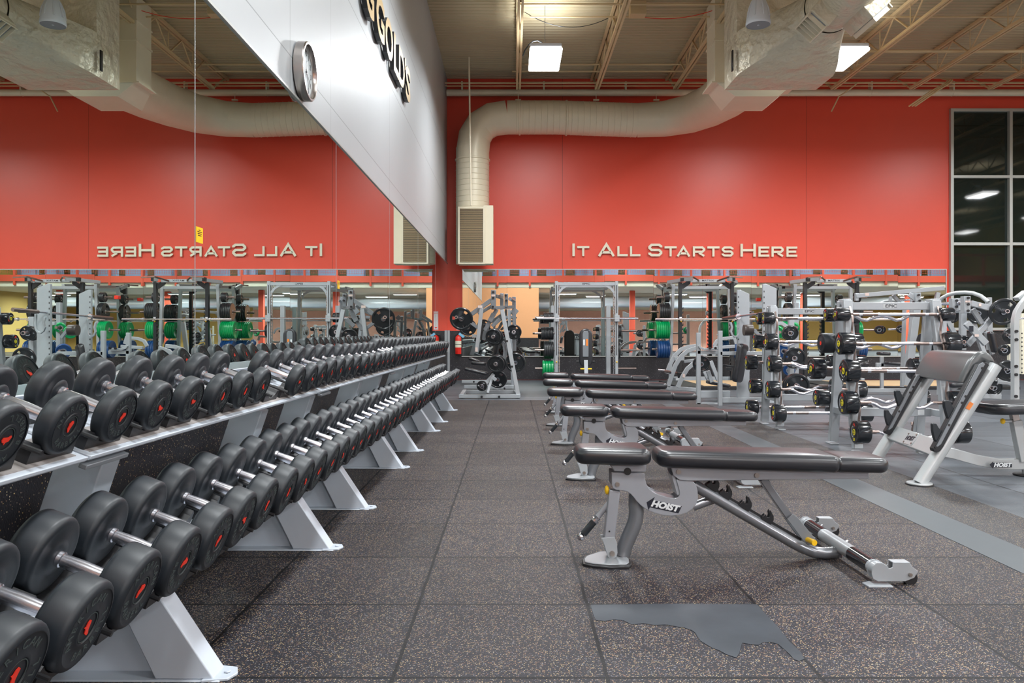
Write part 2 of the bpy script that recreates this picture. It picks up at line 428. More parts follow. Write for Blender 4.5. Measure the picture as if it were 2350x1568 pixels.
# painted walls with panel joints
def wall_mat(name, c, joints, rough=0.42, axis=1, zs=()):
    m, t, b = nt(name); L = t.links.new
    tc = N(t, 'ShaderNodeTexCoord'); sx = N(t, 'ShaderNodeSeparateXYZ'); L(tc.outputs['Object'], sx.inputs[0])
    last = None
    for (ax, v, wd) in joints:
        s = N(t, 'ShaderNodeMath', operation='SUBTRACT'); L(sx.outputs[ax], s.inputs[0]); s.inputs[1].default_value = v
        a = N(t, 'ShaderNodeMath', operation='ABSOLUTE'); L(s.outputs[0], a.inputs[0])
        l = N(t, 'ShaderNodeMath', operation='LESS_THAN'); L(a.outputs[0], l.inputs[0]); l.inputs[1].default_value = wd
        if last is None: last = l.outputs[0]
        else:
            mxn = N(t, 'ShaderNodeMath', operation='MAXIMUM'); L(last, mxn.inputs[0]); L(l.outputs[0], mxn.inputs[1]); last = mxn.outputs[0]
    nz = N(t, 'ShaderNodeTexNoise', i_Scale=0.9, i_Detail=6.0, i_Roughness=0.6); L(tc.outputs['Object'], nz.inputs['Vector'])
    mx = N(t, 'ShaderNodeMix', data_type='RGBA'); mx.inputs['A'].default_value = (*[k*0.94 for k in c], 1); mx.inputs['B'].default_value = (*[k*1.06 for k in c], 1)
    L(nz.outputs['Fac'], mx.inputs['Factor'])
    m2 = N(t, 'ShaderNodeMix', data_type='RGBA'); m2.inputs['B'].default_value = (*[k*0.35 for k in c], 1)
    f = N(t, 'ShaderNodeMath', operation='MULTIPLY'); f.inputs[1].default_value = 0.75; L(last, f.inputs[0]); L(f.outputs[0], m2.inputs['Factor'])
    L(mx.outputs['Result'], m2.inputs['A']); L(m2.outputs['Result'], b.inputs['Base Color'])
    b.inputs['Roughness'].default_value = rough
    n2 = N(t, 'ShaderNodeTexNoise', i_Scale=140.0, i_Detail=2.0); L(tc.outputs['Object'], n2.inputs['Vector'])
    bp = N(t, 'ShaderNodeBump', i_Strength=0.06, i_Distance=0.004); L(n2.outputs['Fac'], bp.inputs['Height']); L(bp.outputs['Normal'], b.inputs['Normal'])
    return m
M['red_wall'] = wall_mat('red_wall_paint', (0.72, 0.072, 0.040), [(0, 1.08, 0.006), (0, 6.30, 0.005)], 0.38)
M['white_wall'] = wall_mat('white_wall_paint', (0.40, 0.42, 0.435), [(1, 4.965, .004), (1, 6.07, .003), (1, 8.99, .005), (1, 12.1, .004), (2, 2.735, .004), (2, 3.83, .005), (2, 4.80, .005), (1, 2.3, .004)], 0.42)
# ================================================================== STRUCTURE
def struct(name, mb, m, **kw):
    o = mb.build(name, m, None, **kw); o['kind'] = 'structure'; return o
# floor with its inlays
fl = struct('floor', MB().box(((WALL_X+ROOM_X1)/2, (BACK_Y+FAR_Y)/2, -0.05), (ROOM_X1-WALL_X, BACK_Y-FAR_Y, 0.1)), M['smooth_floor'], smooth=False)
def sheet(name, x0, x1, y0, y1, z, m):
    return MB().box(((x0+x1)/2, (y0+y1)/2, z/2), (x1-x0, y1-y0, z)).build(name, m, fl, smooth=False)
sheet('rubber_tile_field', WALL_X, 2.09, -3.4, 11.75, 0.003, M['tiles'])
sheet('grey_strip', 2.092, 2.335, -3.4, 14.0, 0.0045, M['strip'])
sheet('rubber_mat', 2.337, 2.73, -3.4, 14.0, 0.003, M['mat2'])
pp = [(1355,1391),(1540,1389),(1737,1390),(1762,1418),(1788,1445),(1812,1476),(1838,1500),(1846,1516),(1834,1521),(1822,1517),(1812,1505),(1802,1496),(1786,1482),(1768,1477),
      (1750,1478),(1741,1484),(1727,1483),(1716,1481),(1703,1479),(1700,1490),(1697,1502),(1690,1513),(1668,1506),(1650,1496),(1635,1491),(1620,1482),(1607,1474),(1601,1465),(1596,1456),(1588,1450),
      (1570,1444),(1550,1441),(1530,1437),(1500,1438),(1476,1434),(1450,1437),(1430,1427),(1409,1425),(1388,1429),(1368,1427),(1362,1415)]
pts = []
for x, y in pp:
    Y = F_PX*CAM_Z/(y-HY); pts.append(((x-CX)*Y/F_PX, Y))
pts.reverse()
MB().prism(pts, 0.001, Matrix.Translation((0, 0, 0.0042))).build('bare_patch', M['patch'], fl, smooth=False)

# left wall: rubber wainscot, mirror backing, white upper wall
LW_END = -2.0; LMB = 0.62
struct('wall_left', MB().box((WALL_X-0.1, (BACK_Y+LW_END)/2, DECK_Z/2+.1), (0.2-0.012, BACK_Y-LW_END, DECK_Z+.2)), M['white_wall'], smooth=False)
struct('trim_1', MB().box((WALL_X-0.001, (BACK_Y+LW_END)/2, LMB/2), (0.012, BACK_Y-LW_END, LMB)), M['wainscot'], smooth=False)
# back wall around the window
WX0, WX1, WZ0, WZ1 = 9.36, 15.2, 1.06, 5.80
bw = MB()
bw.box(((WALL_X-.2+WX0)/2, BACK_Y+.1, 3.3), (WX0-WALL_X+.2, .2, 6.6))
bw.box(((WX0+WX1)/2, BACK_Y+.1, WZ0/2), (WX1-WX0, .2, WZ0))
bw.box(((WX0+WX1)/2, BACK_Y+.1, (WZ1+6.6)/2), (WX1-WX0, .2, 6.6-WZ1))
bw.box(((WX1+ROOM_X1)/2, BACK_Y+.1, 3.3), (ROOM_X1-WX1, .2, 6.6))
struct('wall_back', bw, M['red_wall'], smooth=False)
wn = MB(); wn.box(((WALL_X+ROOM_X1)/2, BACK_Y-.006, 0.53), (ROOM_X1-WALL_X-.02, .012, 1.045))
struct('trim_2', wn, M['wainscot2'], smooth=False)
struct('trim_3', MB().box((WALL_X+.035, BACK_Y-.035, .535), (.05, .05, 1.06)), M['silver'], smooth=False)
rw = struct('wall_right', MB().box((ROOM_X1+.1, (BACK_Y+FAR_Y)/2, 3.3), (.2, BACK_Y-FAR_Y, 6.6)), M['ochre'], smooth=False)
struct('wall_far', MB().box(((WALL_X-6+ROOM_X1)/2, FAR_Y-.1, 3.3), (ROOM_X1-WALL_X+6, .2, 6.6)), M['cream'], smooth=False)
# lower part of far wall: peach, ochre to the right
struct('trim_4', MB().box((4.5, FAR_Y+.02, 1.2), (17, .04, 2.4)), M['peach'], smooth=False)
struct('trim_5', MB().box((18.5, FAR_Y+.02, 1.35), (11, .04, 2.7)), M['ochre'], smooth=False)
# block under the mezzanine (orange, with rubber wainscot), and return wall
ob = MB().box((-2.2, MEZ_Y-.1, 1.6), (6.9, .2, 3.2)); ob.box((1.15, MEZ_Y-2.2, 1.6), (.2, 4.2, 3.2))
struct('wall_front', ob, M['orange_wall'], smooth=False)
struct('trim_6', MB().box((-2.2, MEZ_Y+.008, .42), (6.9, .016, .84)), M['wainscot2'], smooth=False)
struct('wall_side', MB().box((-5.6, (LW_END+FAR_Y)/2, 3.3), (.2, LW_END-FAR_Y, 6.6)), M['cream'], smooth=False)
struct('wall_rear', MB().box((-3.5, LW_END+.1, 3.3), (4.05, .2, 6.6)), M['white_wall'], smooth=False)
# mezzanine slab and cream bulkhead
struct('trim_7', MB().box(((-5.5+ROOM_X1)/2, (MEZ_Y+FAR_Y)/2, 3.46), (ROOM_X1+5.5, MEZ_Y-FAR_Y, .5)), M['cream'], smooth=False)
# roof deck: corrugated sheet
prof = []; y = FAR_Y-.1; k = 0
while y < BACK_Y+.15:
    prof += [(y, 0), (y+.045, 0), (y+.06, .042), (y+.105, .042)]; y += .125
dk = MB(); n = len(prof); vs = []
for X in (WALL_X-4.3, ROOM_X1+.1): vs += [(X, a, DECK_Z+b) for a, b in prof]
dk.add(vs, [(i, n+i, n+i+1, i+1) for i in range(n-1)])
dk.box(((WALL_X-4.3+ROOM_X1)/2, (BACK_Y+FAR_Y)/2, DECK_Z+.1), (ROOM_X1+5.8, BACK_Y-FAR_Y+.4, .05))
struct('ceiling', dk, M['deck'], smooth=False)

# window
def window():
    fr = MB(); xs = [WX0+.03, 10.645, 11.95, 13.25, 14.55, WX1-.03]; zs = [WZ0+.03, 2.91, 4.345, WZ1-.03]
    for X in xs: fr.box((X, BACK_Y-.01, (WZ0+WZ1)/2), (.065, .12, WZ1-WZ0))
    for Z in zs: fr.box(((WX0+WX1)/2, BACK_Y-.012, Z), (WX1-WX0, .11, .06))
    o = fr.build('window_1', M['frame_alu'], None, bev=.004); o['kind'] = 'structure'
    for i in range(5):
        for j in range(3):
            g = MB().box(((xs[i]+xs[i+1])/2, BACK_Y+.02+.001*((i+j) % 2), (zs[j]+zs[j+1])/2), (xs[i+1]-xs[i]-.06, .008, zs[j+1]-zs[j]-.055))
            g.build('pane', M['glass'], o, smooth=False)
window()

# mirrors: left wall panels, back wall panels
edges = [LW_END+.02, .73, 3.448, 6.216, 8.93, 11.62, 14.3, BACK_Y-.002]
names = ['farthest behind the clock end','nearest the camera','below the wall clock','holding the yellow stickers','below the gold letters','beside the far racks','next to the corner']
for i in range(7):
    y0, y1 = edges[i]+.003, edges[i+1]-.003
    mb = MB().box((WALL_X+.002, (y0+y1)/2, (LMB+2.49)/2), (.006, y1-y0, 2.49-LMB))
    o = mb.build('wall_mirror', M['mirror'], None, smooth=False)
    tag(o, ['mirror panel on the left wall behind the camera', 'mirror panel on the left wall over the nearest dumbbells, filling the left edge of view',
            'left wall mirror panel under the round clock, between two bright seams', 'left wall mirror panel with the reflected duct grille beyond the second seam',
            'left wall mirror panel above the middle of the dumbbell racks', 'left wall mirror panel above the farthest dumbbell rack', 'left wall mirror panel meeting the red corner'][i], 'mirror', 'mirror panels on the left wall')
random.seed(4)
bx = [-1.06]+[-.11+1.045*i for i in range(9)]+[9.27]
for i in range(10):
    x0, x1 = bx[i]+.0015, bx[i+1]-.0015
    R = Matrix.Translation(((x0+x1)/2, BACK_Y-.022, (.516+2.36)/2)) @ Matrix.Rotation(random.uniform(-.0016, .0016), 4, 'Z') @ Matrix.Rotation(random.uniform(-.0012, .0012), 4, 'X')
    o = MB().box((0, 0, 0), (x1-x0, .006, 2.36-.516), R).build('wall_mirror', M['mirror'], None, smooth=False)
    tag(o, 'mirror panel on the red back wall, %s from the left corner' % nth(i), 'mirror', 'mirror panels on the back wall')
mf = MB(); mf.box((4.1, BACK_Y-.02, 2.368), (10.35, .03, .016)); mf.box((4.1, BACK_Y-.02, .508), (10.35, .034, .02)); mf.box((9.28, BACK_Y-.02, 1.44), (.014, .03, 1.87))
struct('trim_8', mf, M['frame_alu'], smooth=False)
ms_ = MB()
for e_ in edges[1:-1]: ms_.box((WALL_X+.003, e_, (LMB+2.49)/2), (.006, .005, 2.49-LMB))
struct('trim_10', ms_, M['seam'], smooth=False)
mf = MB(); mf.box((WALL_X+.006, (BACK_Y+LW_END)/2, 2.497), (.018, BACK_Y-LW_END, .014)); mf.box((WALL_X+.006, (BACK_Y+LW_END)/2, LMB-.008), (.018, BACK_Y-LW_END, .014))
struct('trim_9', mf, M['frame_alu'], smooth=False)

# ================================================================== ROOF STEEL
def joist(X, i):
    y0, y1 = FAR_Y+.2, 16.1
    r = empty('roof_joist', (X, (y0+y1)/2, DECK_Z-.48), label='beige open-web steel roof joist, %s from the left wall' % nth(i), cat='joist', group='open-web joists under the roof deck')
    c = MB()
    for s in (-1, 1):
        c.box((X+s*.03, (y0+y1)/2, 5.985), (.036, y1-y0, .05)); 
    c.build('bottom_chord', M['beam'], r, world=True, smooth=False)
    c = MB()
    for s in (-1, 1): c.box((X+s*.034, (y0+16.9)/2, DECK_Z-.03), (.044, 16.9-y0, .055))
    c.build('top_chord', M['beam'], r, world=True, smooth=False)
    wb = MB(); B = 15.13; P_ = 1.075; Y = B
    while Y > y0+1:
        wb.tube([(X, Y, 5.99), (X, Y-P_/2, DECK_Z-.05)], .014, 6); wb.bar((X, Y, 5.99), (X, Y+P_/2, DECK_Z-.05), .034, .02)
        wb.tube([(X+.01, Y, 5.99), (X+.01, Y, DECK_Z-.05)], .011, 6); Y -= P_
    MB().bar((X, 16.1, 5.99), (X, 16.75, DECK_Z-.06), .04, .03).build('end_brace', M['beam'], r, world=True)
    wb.build('web', M['beam'], r, world=True)
for i in range(15):
    joist(.13+1.6*i, i)
def pipe(name, pts, rad, lab, cat='pipe', m='beam', seg=8, grp=None):
    o = MB().tube(pts, rad, seg).build(name, M[m]); return tag(o, lab, cat, grp)
pm = empty('wall_pipe', (4, 16.66, 6.0), label='thick beige pipe running along the top of the red wall', cat='pipe')
MB().tube([(WALL_X+.01, 16.66, 6.07), (13.2, 16.66, 6.07), (13.5, 16.6, 6.12), (13.6, 16.2, 6.15), (13.6, 12, 6.15)], .072, 14).build('pipe_run', M['duct'], pm, world=True)
for i in range(9):
    X = -1.05+1.72*i; h = MB(); h.tube([(X, 16.66, 6.07), (X+.001, 16.66, 6.07)], .078, 14); h.box((X, 16.66, 6.2), (.03, .16, .18))
    h.build('pipe_hanger', M['duct'], pm, world=True, smooth=False)
for x0, x1, Y, z, r_, lb in ((-1.38, 13.5, 16.25, 6.145, .016, 'upper beige conduit in front of the wall pipe'), (-1.38, 14, 16.3, 6.10, .012, 'thin beige conduit just above the wall pipe'),
      (.08, 14, 16.32, 6.18, .014, 'beige conduit crossing the joists near the back wall'), (.0, 14.5, 15.7, 6.20, .015, 'beige conduit in front of the first bridging line'),
      (.25, 14.5, 15.5, 6.27, .017, 'beige bridging pipe tied to the joist webs'), (-1.38, 23.5, 12.4, 6.32, .02, 'long beige sprinkler pipe crossing above the hanging lamp'),
      (.1, 4.0, 12.55, 6.22, .018, 'short capped beige pipe behind the hanging lamp'), (.3, 23.5, 13.0, 6.20, .014, 'thin brown line crossing the joists over the lamp'), (5.5, 23.5, 14.35, 6.12, .03, 'beige square tube crossing the right joists'),
      (-1.38, 14, 9.8, 6.15, .016, 'beige conduit high above the middle of the room'), (-1.38, 14, 7.4, 6.2, .02, 'beige pipe above the near half of the room')):
    pipe('conduit', [(x0, Y, z), (x1, Y, z)], r_, lb, 'conduit', 'beam', 8, 'conduits under the roof')
pipe('hanging_conduit', [P(1908,256,16.2), P(1925,222,16.2), P(1950,205,16.2), P(1968,190,16.2), P(2100,190,16.2)], .014, 'bent beige conduit drooping right of the big duct', 'conduit')
for i in range(3):
    pipe('capped_conduit', [P(2086+7*i, 244, 14.9), P(2135+7*i, 210, 14.9), P(2168+5*i, 192, 15.1), P(2176+5*i, 184, 15.3), P(2160, 180, 15.6)], .014,
         ['left','middle','right'][i]+' of three parallel conduits angled down beside the wall window', 'conduit', 'beam', 8, 'angled conduits at the right')
pipe('drop_pipe', [(-.84, 15.45, 6.40), P(1081, 472, 15.45)], .017, 'slim vertical beige pole in front of the corner duct', 'pipe', 'duct')
def swag(a, b, sag, r_, lb, m='black_steel'):
    pts = []
    for i in range(13):
        q = i/12; p = a.lerp(b, q); p.z -= sag*4*q*(1-q); pts.append(p)
    return pipe('cable', pts, r_, lb, 'cable', m, 6)
swag(P(1203, 27, 13.2), P(1395, 42, 13.2), .20, .006, 'thin black cable sagging under the roof deck beside the hanging lamp')
swag(P(1478, 40, 13.0), P(1672, 10, 12.8), .10, .006, 'thin red cable looping toward the big duct', 'rlogo')
jb = MB().box(P(1463, 22, 12.9), (.26, .2, .22)); tag(jb.build('junction_box', M['beam'], None, bev=.008), 'beige square electrical box on the joist right of the lamp', 'box')

# ================================================================== DUCTS
def elbow_pts(a, b, c, n, r):
    """polyline a-b-c with the corner b cut by an n-piece gore bend of radius r"""
    a, b, c = Vector(a), Vector(b), Vector(c); d1 = (a-b).normalized(); d2 = (c-b).normalized()
    p1 = b+d1*r; p2 = b+d2*r; out = [a, p1]
    for i in range(1, n):
        q = i/n; out.append(p1*(1-q)**2+b*2*q*(1-q)+p2*q*q)
    return out+[p2, c]
dr = empty('spiral_duct', (1.0, 16.4, 5.4), label='large round beige duct along the red wall, dropping down in the left corner', cat='duct')
vx = -.82; vy = 16.45; R1 = .345; hz = 5.49
low = 2.44
seg_v = MB().tube([(vx, vy, low), (vx, vy, P(0, 340, vy).z)], R1, 36); seg_v.build('vertical_duct', M['duct'], dr, world=True)
pts = elbow_pts((vx, vy, P(0, 345, vy).z), (vx, vy, hz), (.45, 16.45, hz), 4, .72)
MB().tube(pts[1:-1], R1*1.0, 36).build('gored_elbow', M['duct'], dr, world=True, sharp=12)
MB().tube([pts[-2], (.9, 16.45, hz), (2.6, 16.45, 5.43)], R1, 36).build('horizontal_duct', M['duct'], dr, world=True)
MB().tube([(2.6, 16.45, 5.43), (3.15, 16.38, 5.44), (3.6, 16.0, 5.44), (3.85, 15.35, 5.42), (3.93, 14.5, 5.36), (3.95, 13.5, 5.30)], [R1, .36, .38, .40, .42, .44], 36).build('swept_elbow', M['duct'], dr, world=True)
rg = MB()
z = low+.15
while z < P(0, 372, vy).z:
    rg.lathe([(R1, -.006), (R1+.006, 0), (R1, .006)], Matrix.Translation((vx, vy, z)), 36, close=False); z += .112
rg.build('spiral_rib', M['duct'], dr, world=True); rg = MB()
X = 0.1
while X < 2.6:
    q = (X-.35)/2.2; rg.lathe([(R1, -.006), (R1+.006, 0), (R1, .006)], Matrix.Translation((X, 16.45, hz-.06*max(0, (X-.9)/1.7))) @ Matrix.Rotation(pi/2, 4, 'Y'), 36, close=False); X += .125
rg.build('spiral_rib', M['duct'], dr, world=True)
for X, zz in ((.16, hz), (1.13, hz-.01), (3.3, 5.44)):
    if X < 3: MB().lathe([(R1, -.02), (R1+.018, -.015), (R1+.018, .015), (R1, .02)], Matrix.Translation((X, 16.45, zz)) @ Matrix.Rotation(pi/2, 4, 'Y'), 36, close=False).build('duct_band', M['duct'], dr, world=True)
MB().lathe([(R1, -.02), (R1+.02, -.012), (R1+.02, .012), (R1, .02)], Matrix.Translation((vx, vy, P(0, 368, vy).z)), 36, close=False).build('duct_band', M['duct'], dr, world=True)
MB().lathe([(R1, -.02), (R1+.02, -.012), (R1+.02, .012), (R1, .02)], Matrix.Translation((3.28, 16.3, 5.44)) @ Matrix.Rotation(pi/2-.0, 4, 'Y') @ Matrix.Rotation(-.35, 4, 'X'), 36, close=False).build('duct_band', M['duct'], dr, world=True)
for X in (.13, 1.75, 3.0):
    h = MB(); h.tube([(X, 16.45, 5.84), (X, 16.45, 6.0)], .006, 6); h.box((X, 16.45, 5.85), (.12, .05, .03)); h.build('duct_hanger', M['duct'], dr, world=True)
# supply grille boxes at the foot of the vertical duct
ga = P(1052, 474, 15.86); gb = P(1112, 606, 15.86)
g = MB(); g.box(((ga.x+gb.x)/2, 16.05, (ga.z+gb.z)/2), (gb.x-ga.x+.02, .36, ga.z-gb.z)); gf = g.build('grille_box', M['duct'], dr, world=True, bev=.006)
gr = MB(); gr.box(((ga.x+gb.x)/2, 15.868, (ga.z+gb.z)/2), (gb.x-ga.x-.06, .01, ga.z-gb.z-.08)); gr.build('grille_recess', M['black_steel'], dr, world=True, smooth=False)
lv = MB(); nlv = 52
for i in range(nlv):
    z = gb.z+.05+(ga.z-gb.z-.1)*i/(nlv-1)
    lv.box(((ga.x+gb.x)/2, 15.858, z), (gb.x-ga.x-.07, .018, .006), None)
lv.build('louvre', M['beam'], dr, world=True, smooth=False)
sb = MB().box(P(1121, 541, 16.1)+Vector((0, 0, 0)), (.20, .34, 1.18)); sb.build('side_grille_box', M['duct'], dr, world=True, bev=.006)

# insulated plenum and trunk duct
pl = empty('insulated_duct', (4.0, 11.9, 4.7), label='wrapped beige plenum box with a big round trunk duct running toward the camera', cat='duct')
bxm = MB()
x0, x1, y0, y1, zb, zt = 3.262, 4.66, 11.47, 12.14, 4.73, 6.35
nx = 14; verts = []; random.seed(11)
def wrapbox(mb, x0, x1, y0, y1, zb, zt, n=10, amp=.012):
    # box with gently uneven faces, like insulation wrap
    import itertools
    def P3(u, v, w_): return (x0+(x1-x0)*u, y0+(y1-y0)*v, zb+(zt-zb)*w_)
    for axis in range(3):
        for side in (0, 1):
            vs = []
            for i in range(n+1):
                for j in range(n+1):
                    c = [0, 0, 0]; o = [k for k in range(3) if k != axis]
                    c[axis] = side; c[o[0]] = i/n; c[o[1]] = j/n
                    p = list(P3(*c)); ed = 0 if i in (0, n) or j in (0, n) else 1
                    p[axis] += (1 if side else -1)*ed*random.uniform(-amp, amp)+(1 if side else -1)*ed*.012
                    vs.append(p)
            fs = []
            for i in range(n):
                for j in range(n):
                    a = i*(n+1)+j; f = (a, a+1, a+n+2, a+n+1)
                    fs.append(f if (side == (axis == 1)) else tuple(reversed(f)))
            mb.add(vs, fs)
wrapbox(bxm, x0, x1, y0, y1, zb, zt, 12)
bxm.build('wrapped_plenum', M['wrap'], pl, world=True, sharp=60)
tr = MB(); tx, tz, R2 = 4.16, 5.26, .325
prt = []
tr.tube([(tx, 10.35, tz), (tx, 6, tz), (tx, 0, tz), (tx, -3.3, tz)], R2, 40)
bt_ = MB(); vs = []; NB = 40; ts = (0, .12, .3, .5, .7, .85, 1.0)
for q in ts:
    Yb = 11.5-1.12*q; s_ = q*q*(3-2*q)
    for k in range(NB):
        a = 2*pi*k/NB; ca, sa = cos(a), sin(a); m_ = max(abs(ca), abs(sa))
        rx, rz_ = 3.955+.700*ca/m_, 5.045+.315*sa/m_
        cx_, cz_ = tx+(R2+.004)*ca, tz+(R2+.004)*sa
        vs.append((rx*(1-s_)+cx_*s_, Yb, rz_*(1-s_)+cz_*s_))
bt_.add(vs, [(i*NB+k, i*NB+(k+1) % NB, (i+1)*NB+(k+1) % NB, (i+1)*NB+k) for i in range(len(ts)-1) for k in range(NB)])
bt_.build('duct_boot', M['wrap'], pl, world=True, sharp=50)
tr.build('trunk_duct', M['wrap'], pl, world=True)
def diffuser(Y, side, sx=.34):
    d = MB(); a = radians(-38) if side < 0 else radians(-38+76)
    Mx = Matrix.Translation((tx+side*.24, Y, tz-.24)) @ Matrix.Rotation(side*-radians(42), 4, 'Y')
    d.box((0, 0, -.03), (.30, sx*1.5, .20), Mx)
    o = d.build('diffuser_box', M['wrap'], pl, world=True, bev=.01)
    f = MB()
    f.box((0, 0, -.135), (.24, sx*1.28, .012), Mx)
    f.build('diffuser_recess', M['mesh_grey'], pl, world=True, smooth=False)
    v = MB()
    for i in range(5): v.box((0, (i-2)*sx*.3, -.165), (.25, .008, .06), Mx)
    for s in (-1, 1): v.box((s*.13, 0, -.165), (.012, sx*1.36, .06), Mx)
    v.build('diffuser_vane', M['duct'], pl, world=True, smooth=False)
for Y in (10.1, 5.6, 1.2): diffuser(Y, -1)
for Y in (9.9, 5.4, 1.0): diffuser(Y, 1, .42)
MB().box(P(1682, 138, 11.45)+Vector((-.0, .03, 0)), (.02, .06, .3)).build('access_hatch', M['black_steel'], pl, world=True, bev=.004)
# sheet metal riser box behind
rb = empty('riser_duct', (3.9, 12.9, 5.0), label='flat-sided beige sheet metal riser behind the wrapped box', cat='duct')
MB().box((3.90, 12.93, 5.72), (1.30, .52, 1.40)).build('riser_box', M['duct'], rb, world=True, bev=.004)
q = MB(); q.box((3.90, 12.93, 5.012), (1.42, .62, .022)); q.box((3.90, 12.93, 5.7), (1.33, .55, .03)); q.box((3.90, 12.93, 6.02), (1.33, .55, .02)); q.build('flange', M['duct'], rb, world=True, smooth=False)
hv = MB(); hv.add([(3.28,12.65,5.0),(4.52,12.65,5.0),(4.52,13.22,5.0),(3.28,13.22,5.0),(3.6,12.75,4.82),(4.3,12.75,4.82),(4.3,13.6,4.82),(3.6,13.6,4.82)], [(0,1,5,4),(1,2,6,5),(2,3,7,6),(3,0,4,7),(4,5,6,7),(3,2,1,0)])
hv.build('transition_hood', M['duct'], rb, world=True, smooth=False)

# ================================================================== LAMPS
def lamp_proto():
    r = empty('high_bay_lamp', (0, 0, 0))
    h = MB(); h.box((0, 0, .06), (.50, 1.0, .07)); h.box((0, 0, .115), (.14, .24, .06)); h.build('housing', M['speaker'], r, bev=.02)
    l = MB(); l.box((0, 0, -.005), (.52, 1.02, .055)); l.build('lens', M['lens'], r, bev=.02)
    c = MB(); c.tube([(0, 0, .14), (0, 0, .9)], .004, 6)
    c.build('suspension_cable', M['black_steel'], r)
    w_ = MB(); w_.tube([(0, -.02, .14), (-.01, -.02, .21), (-.05, -.02, .27), (-.12, -.02, .305), (-.20, -.02, .29), (-.27, -.02, .23), (-.33, -.02, .14), (-.36, -.02, .05)], .012, 8); w_.build('power_cord', M['black_steel'], r)
    return r
lp = lamp_proto(); snap = snapshot(lp); first = True
rows = (13.0, 8.3, 3.6, -1.1, -6.2); cols = (.54, 5.4, 10.3, 15.2, 20.1)
for j, Y in enumerate(rows):
    for i, X in enumerate(cols):
        o = lp if first else copy_tree(snap); first = False
        o.location = (X, Y, LAMP_Z)
        lab = 'white high bay lamp, %s row from the back wall, %s from the left wall' % (nth(j), nth(i))
        tag(o, lab, 'ceiling lamp', 'high bay lamps')
        area('lamp_light', (0, 0, -.045), .46, .96, LAMP_DOWN, 0, parent=o, spread=radians(168))
        area('lamp_uplight', (0, 0, .16), .40, .9, LAMP_UP, pi, parent=o, spread=radians(130))

# ceiling speaker
sp = empty('pendant_speaker', P(1740, 30, 10.27)+Vector((0, 0, -.16)), label='white bell-shaped pendant speaker hanging left of the trunk duct', cat='speaker')
s_ = MB(); s_.lathe([(.150, 0), (.158, .012), (.158, .03), (.146, .10), (.125, .2), (.095, .30), (.06, .36), (0.0001, .38)], None, 40, close=False)
for i in range(8):
    a = 2*pi*i/8+.2; s_.tube([(.145*cos(a), .145*sin(a), .09), (.128*cos(a), .128*sin(a), .2), (.09*cos(a), .09*sin(a), .31)], [.012, .014, .006], 8)
s_.build('shell', M['speaker'], sp); MB().lathe([(.0001, .006), (.142, .006), (.15, .0)], None, 40, close=False).build('grille', M['mesh_grey'], sp)
MB().lathe([(.0001, .002), (.016, .002), (.016, .006)], None, 14, close=False).build('badge', M['speaker'], sp)
MB().tube([(0, 0, .37), (0, 0, DECK_Z-sp.location.z)], .006, 6).build('hanging_cord', M['speaker'], sp)

# ================================================================== WALL SIGNS, CLOCK
# stroke letters: segments in a unit box, width w, height 1
def stroke(mb, pts, t, M_, th):
    mb2 = MB(); mb2.path([(p[0], p[1], 0) for p in pts], t, th, up=(0, 0, 1))
    mb.add(mb2.v, mb2.f, M_)
def letter(c, W, H, t, M_, th):
    mb = MB(); h = t/2; S = lambda *p: stroke(mb, p, t, M_, th)
    l, r, b, u = h, W-h, h, H-h; m_ = H*.5; k = min(W, H)*.16
    if c == 'I': S((W/2, 0), (W/2, H))
    elif c == 'T': S((0, u), (W, u)); S((W/2, 0), (W/2, u-h*.98))
    elif c == 'L': S((l, H), (l, 0)); S((l+h*.98, b), (W, b))
    elif c == 'H': S((l, 0), (l, H)); S((r, 0), (r, H)); S((l+h*.98, m_), (r-h*.98, m_))
    elif c == 'E': S((l, 0), (l, H)); S((l+h*.98, u), (W, u)); S((l+h*.98, b), (W, b)); S((l+h*.98, m_), (W*.9, m_))
    elif c == 'A': S((h*.8, 0), (W/2, H-t*.35), (W-h*.8, 0)); S((W*.24, H*.30), (W*.76, H*.30))
    elif c == 'R': S((l, 0), (l, H)); S((l+h*.98, u), (r-k, u), (r, u-k), (r, m_+k*.8), (r-k, m_-h*.3), (l+h*.98, m_-h*.3)); S((W*.5, m_-t*.7), (r+h*.2, h*.5))
    elif c == 'S': S((r, H*.70), (r, u-k*.7), (r-k, u), (l+k, u), (l, u-k), (l, m_+k), (l+k, m_), (r-k, m_), (r, m_-k), (r, b+k), (r-k, b), (l+k, b), (l, b+k*.7), (l, H*.30))
    return mb
sg = empty('wall_slogan', (3.5, BACK_Y, 2.62), label='brushed metal letters reading IT ALL STARTS HERE on the red wall', cat='sign')
def px2w(x, y): p = P(x, y, BACK_Y); return p.x, p.z
lay = [('I',1312,1320,1),('T',1324,1352,0),('A',1372,1410,1),('L',1416,1440,0),('L',1445,1469,0),('S',1487,1519,1),('T',1524,1552,0),('A',1552,1583,0),('R',1589,1617,0),('T',1622,1650,0),('S',1655,1682,0),
       ('H',1698,1733,1),('E',1739,1764,0),('R',1769,1797,0),('E',1803,1828,0)]
for c, a, b_, cap in lay:
    xa, zb_ = px2w(a, 588.5+.003*(a-1312)); xb, zt_ = px2w(b_, 559.5 if cap else 565.5)
    zt_ -= .00002*(a-1312)
    Mx = FACE((xa, BACK_Y-.035, zb_), (0, -1, 0))
    letter(c, xb-xa, zt_-zb_, .052 if cap else .046, Mx, .03).build('letter', M['gold2'], sg, bev=.002, world=True, sharp=40)

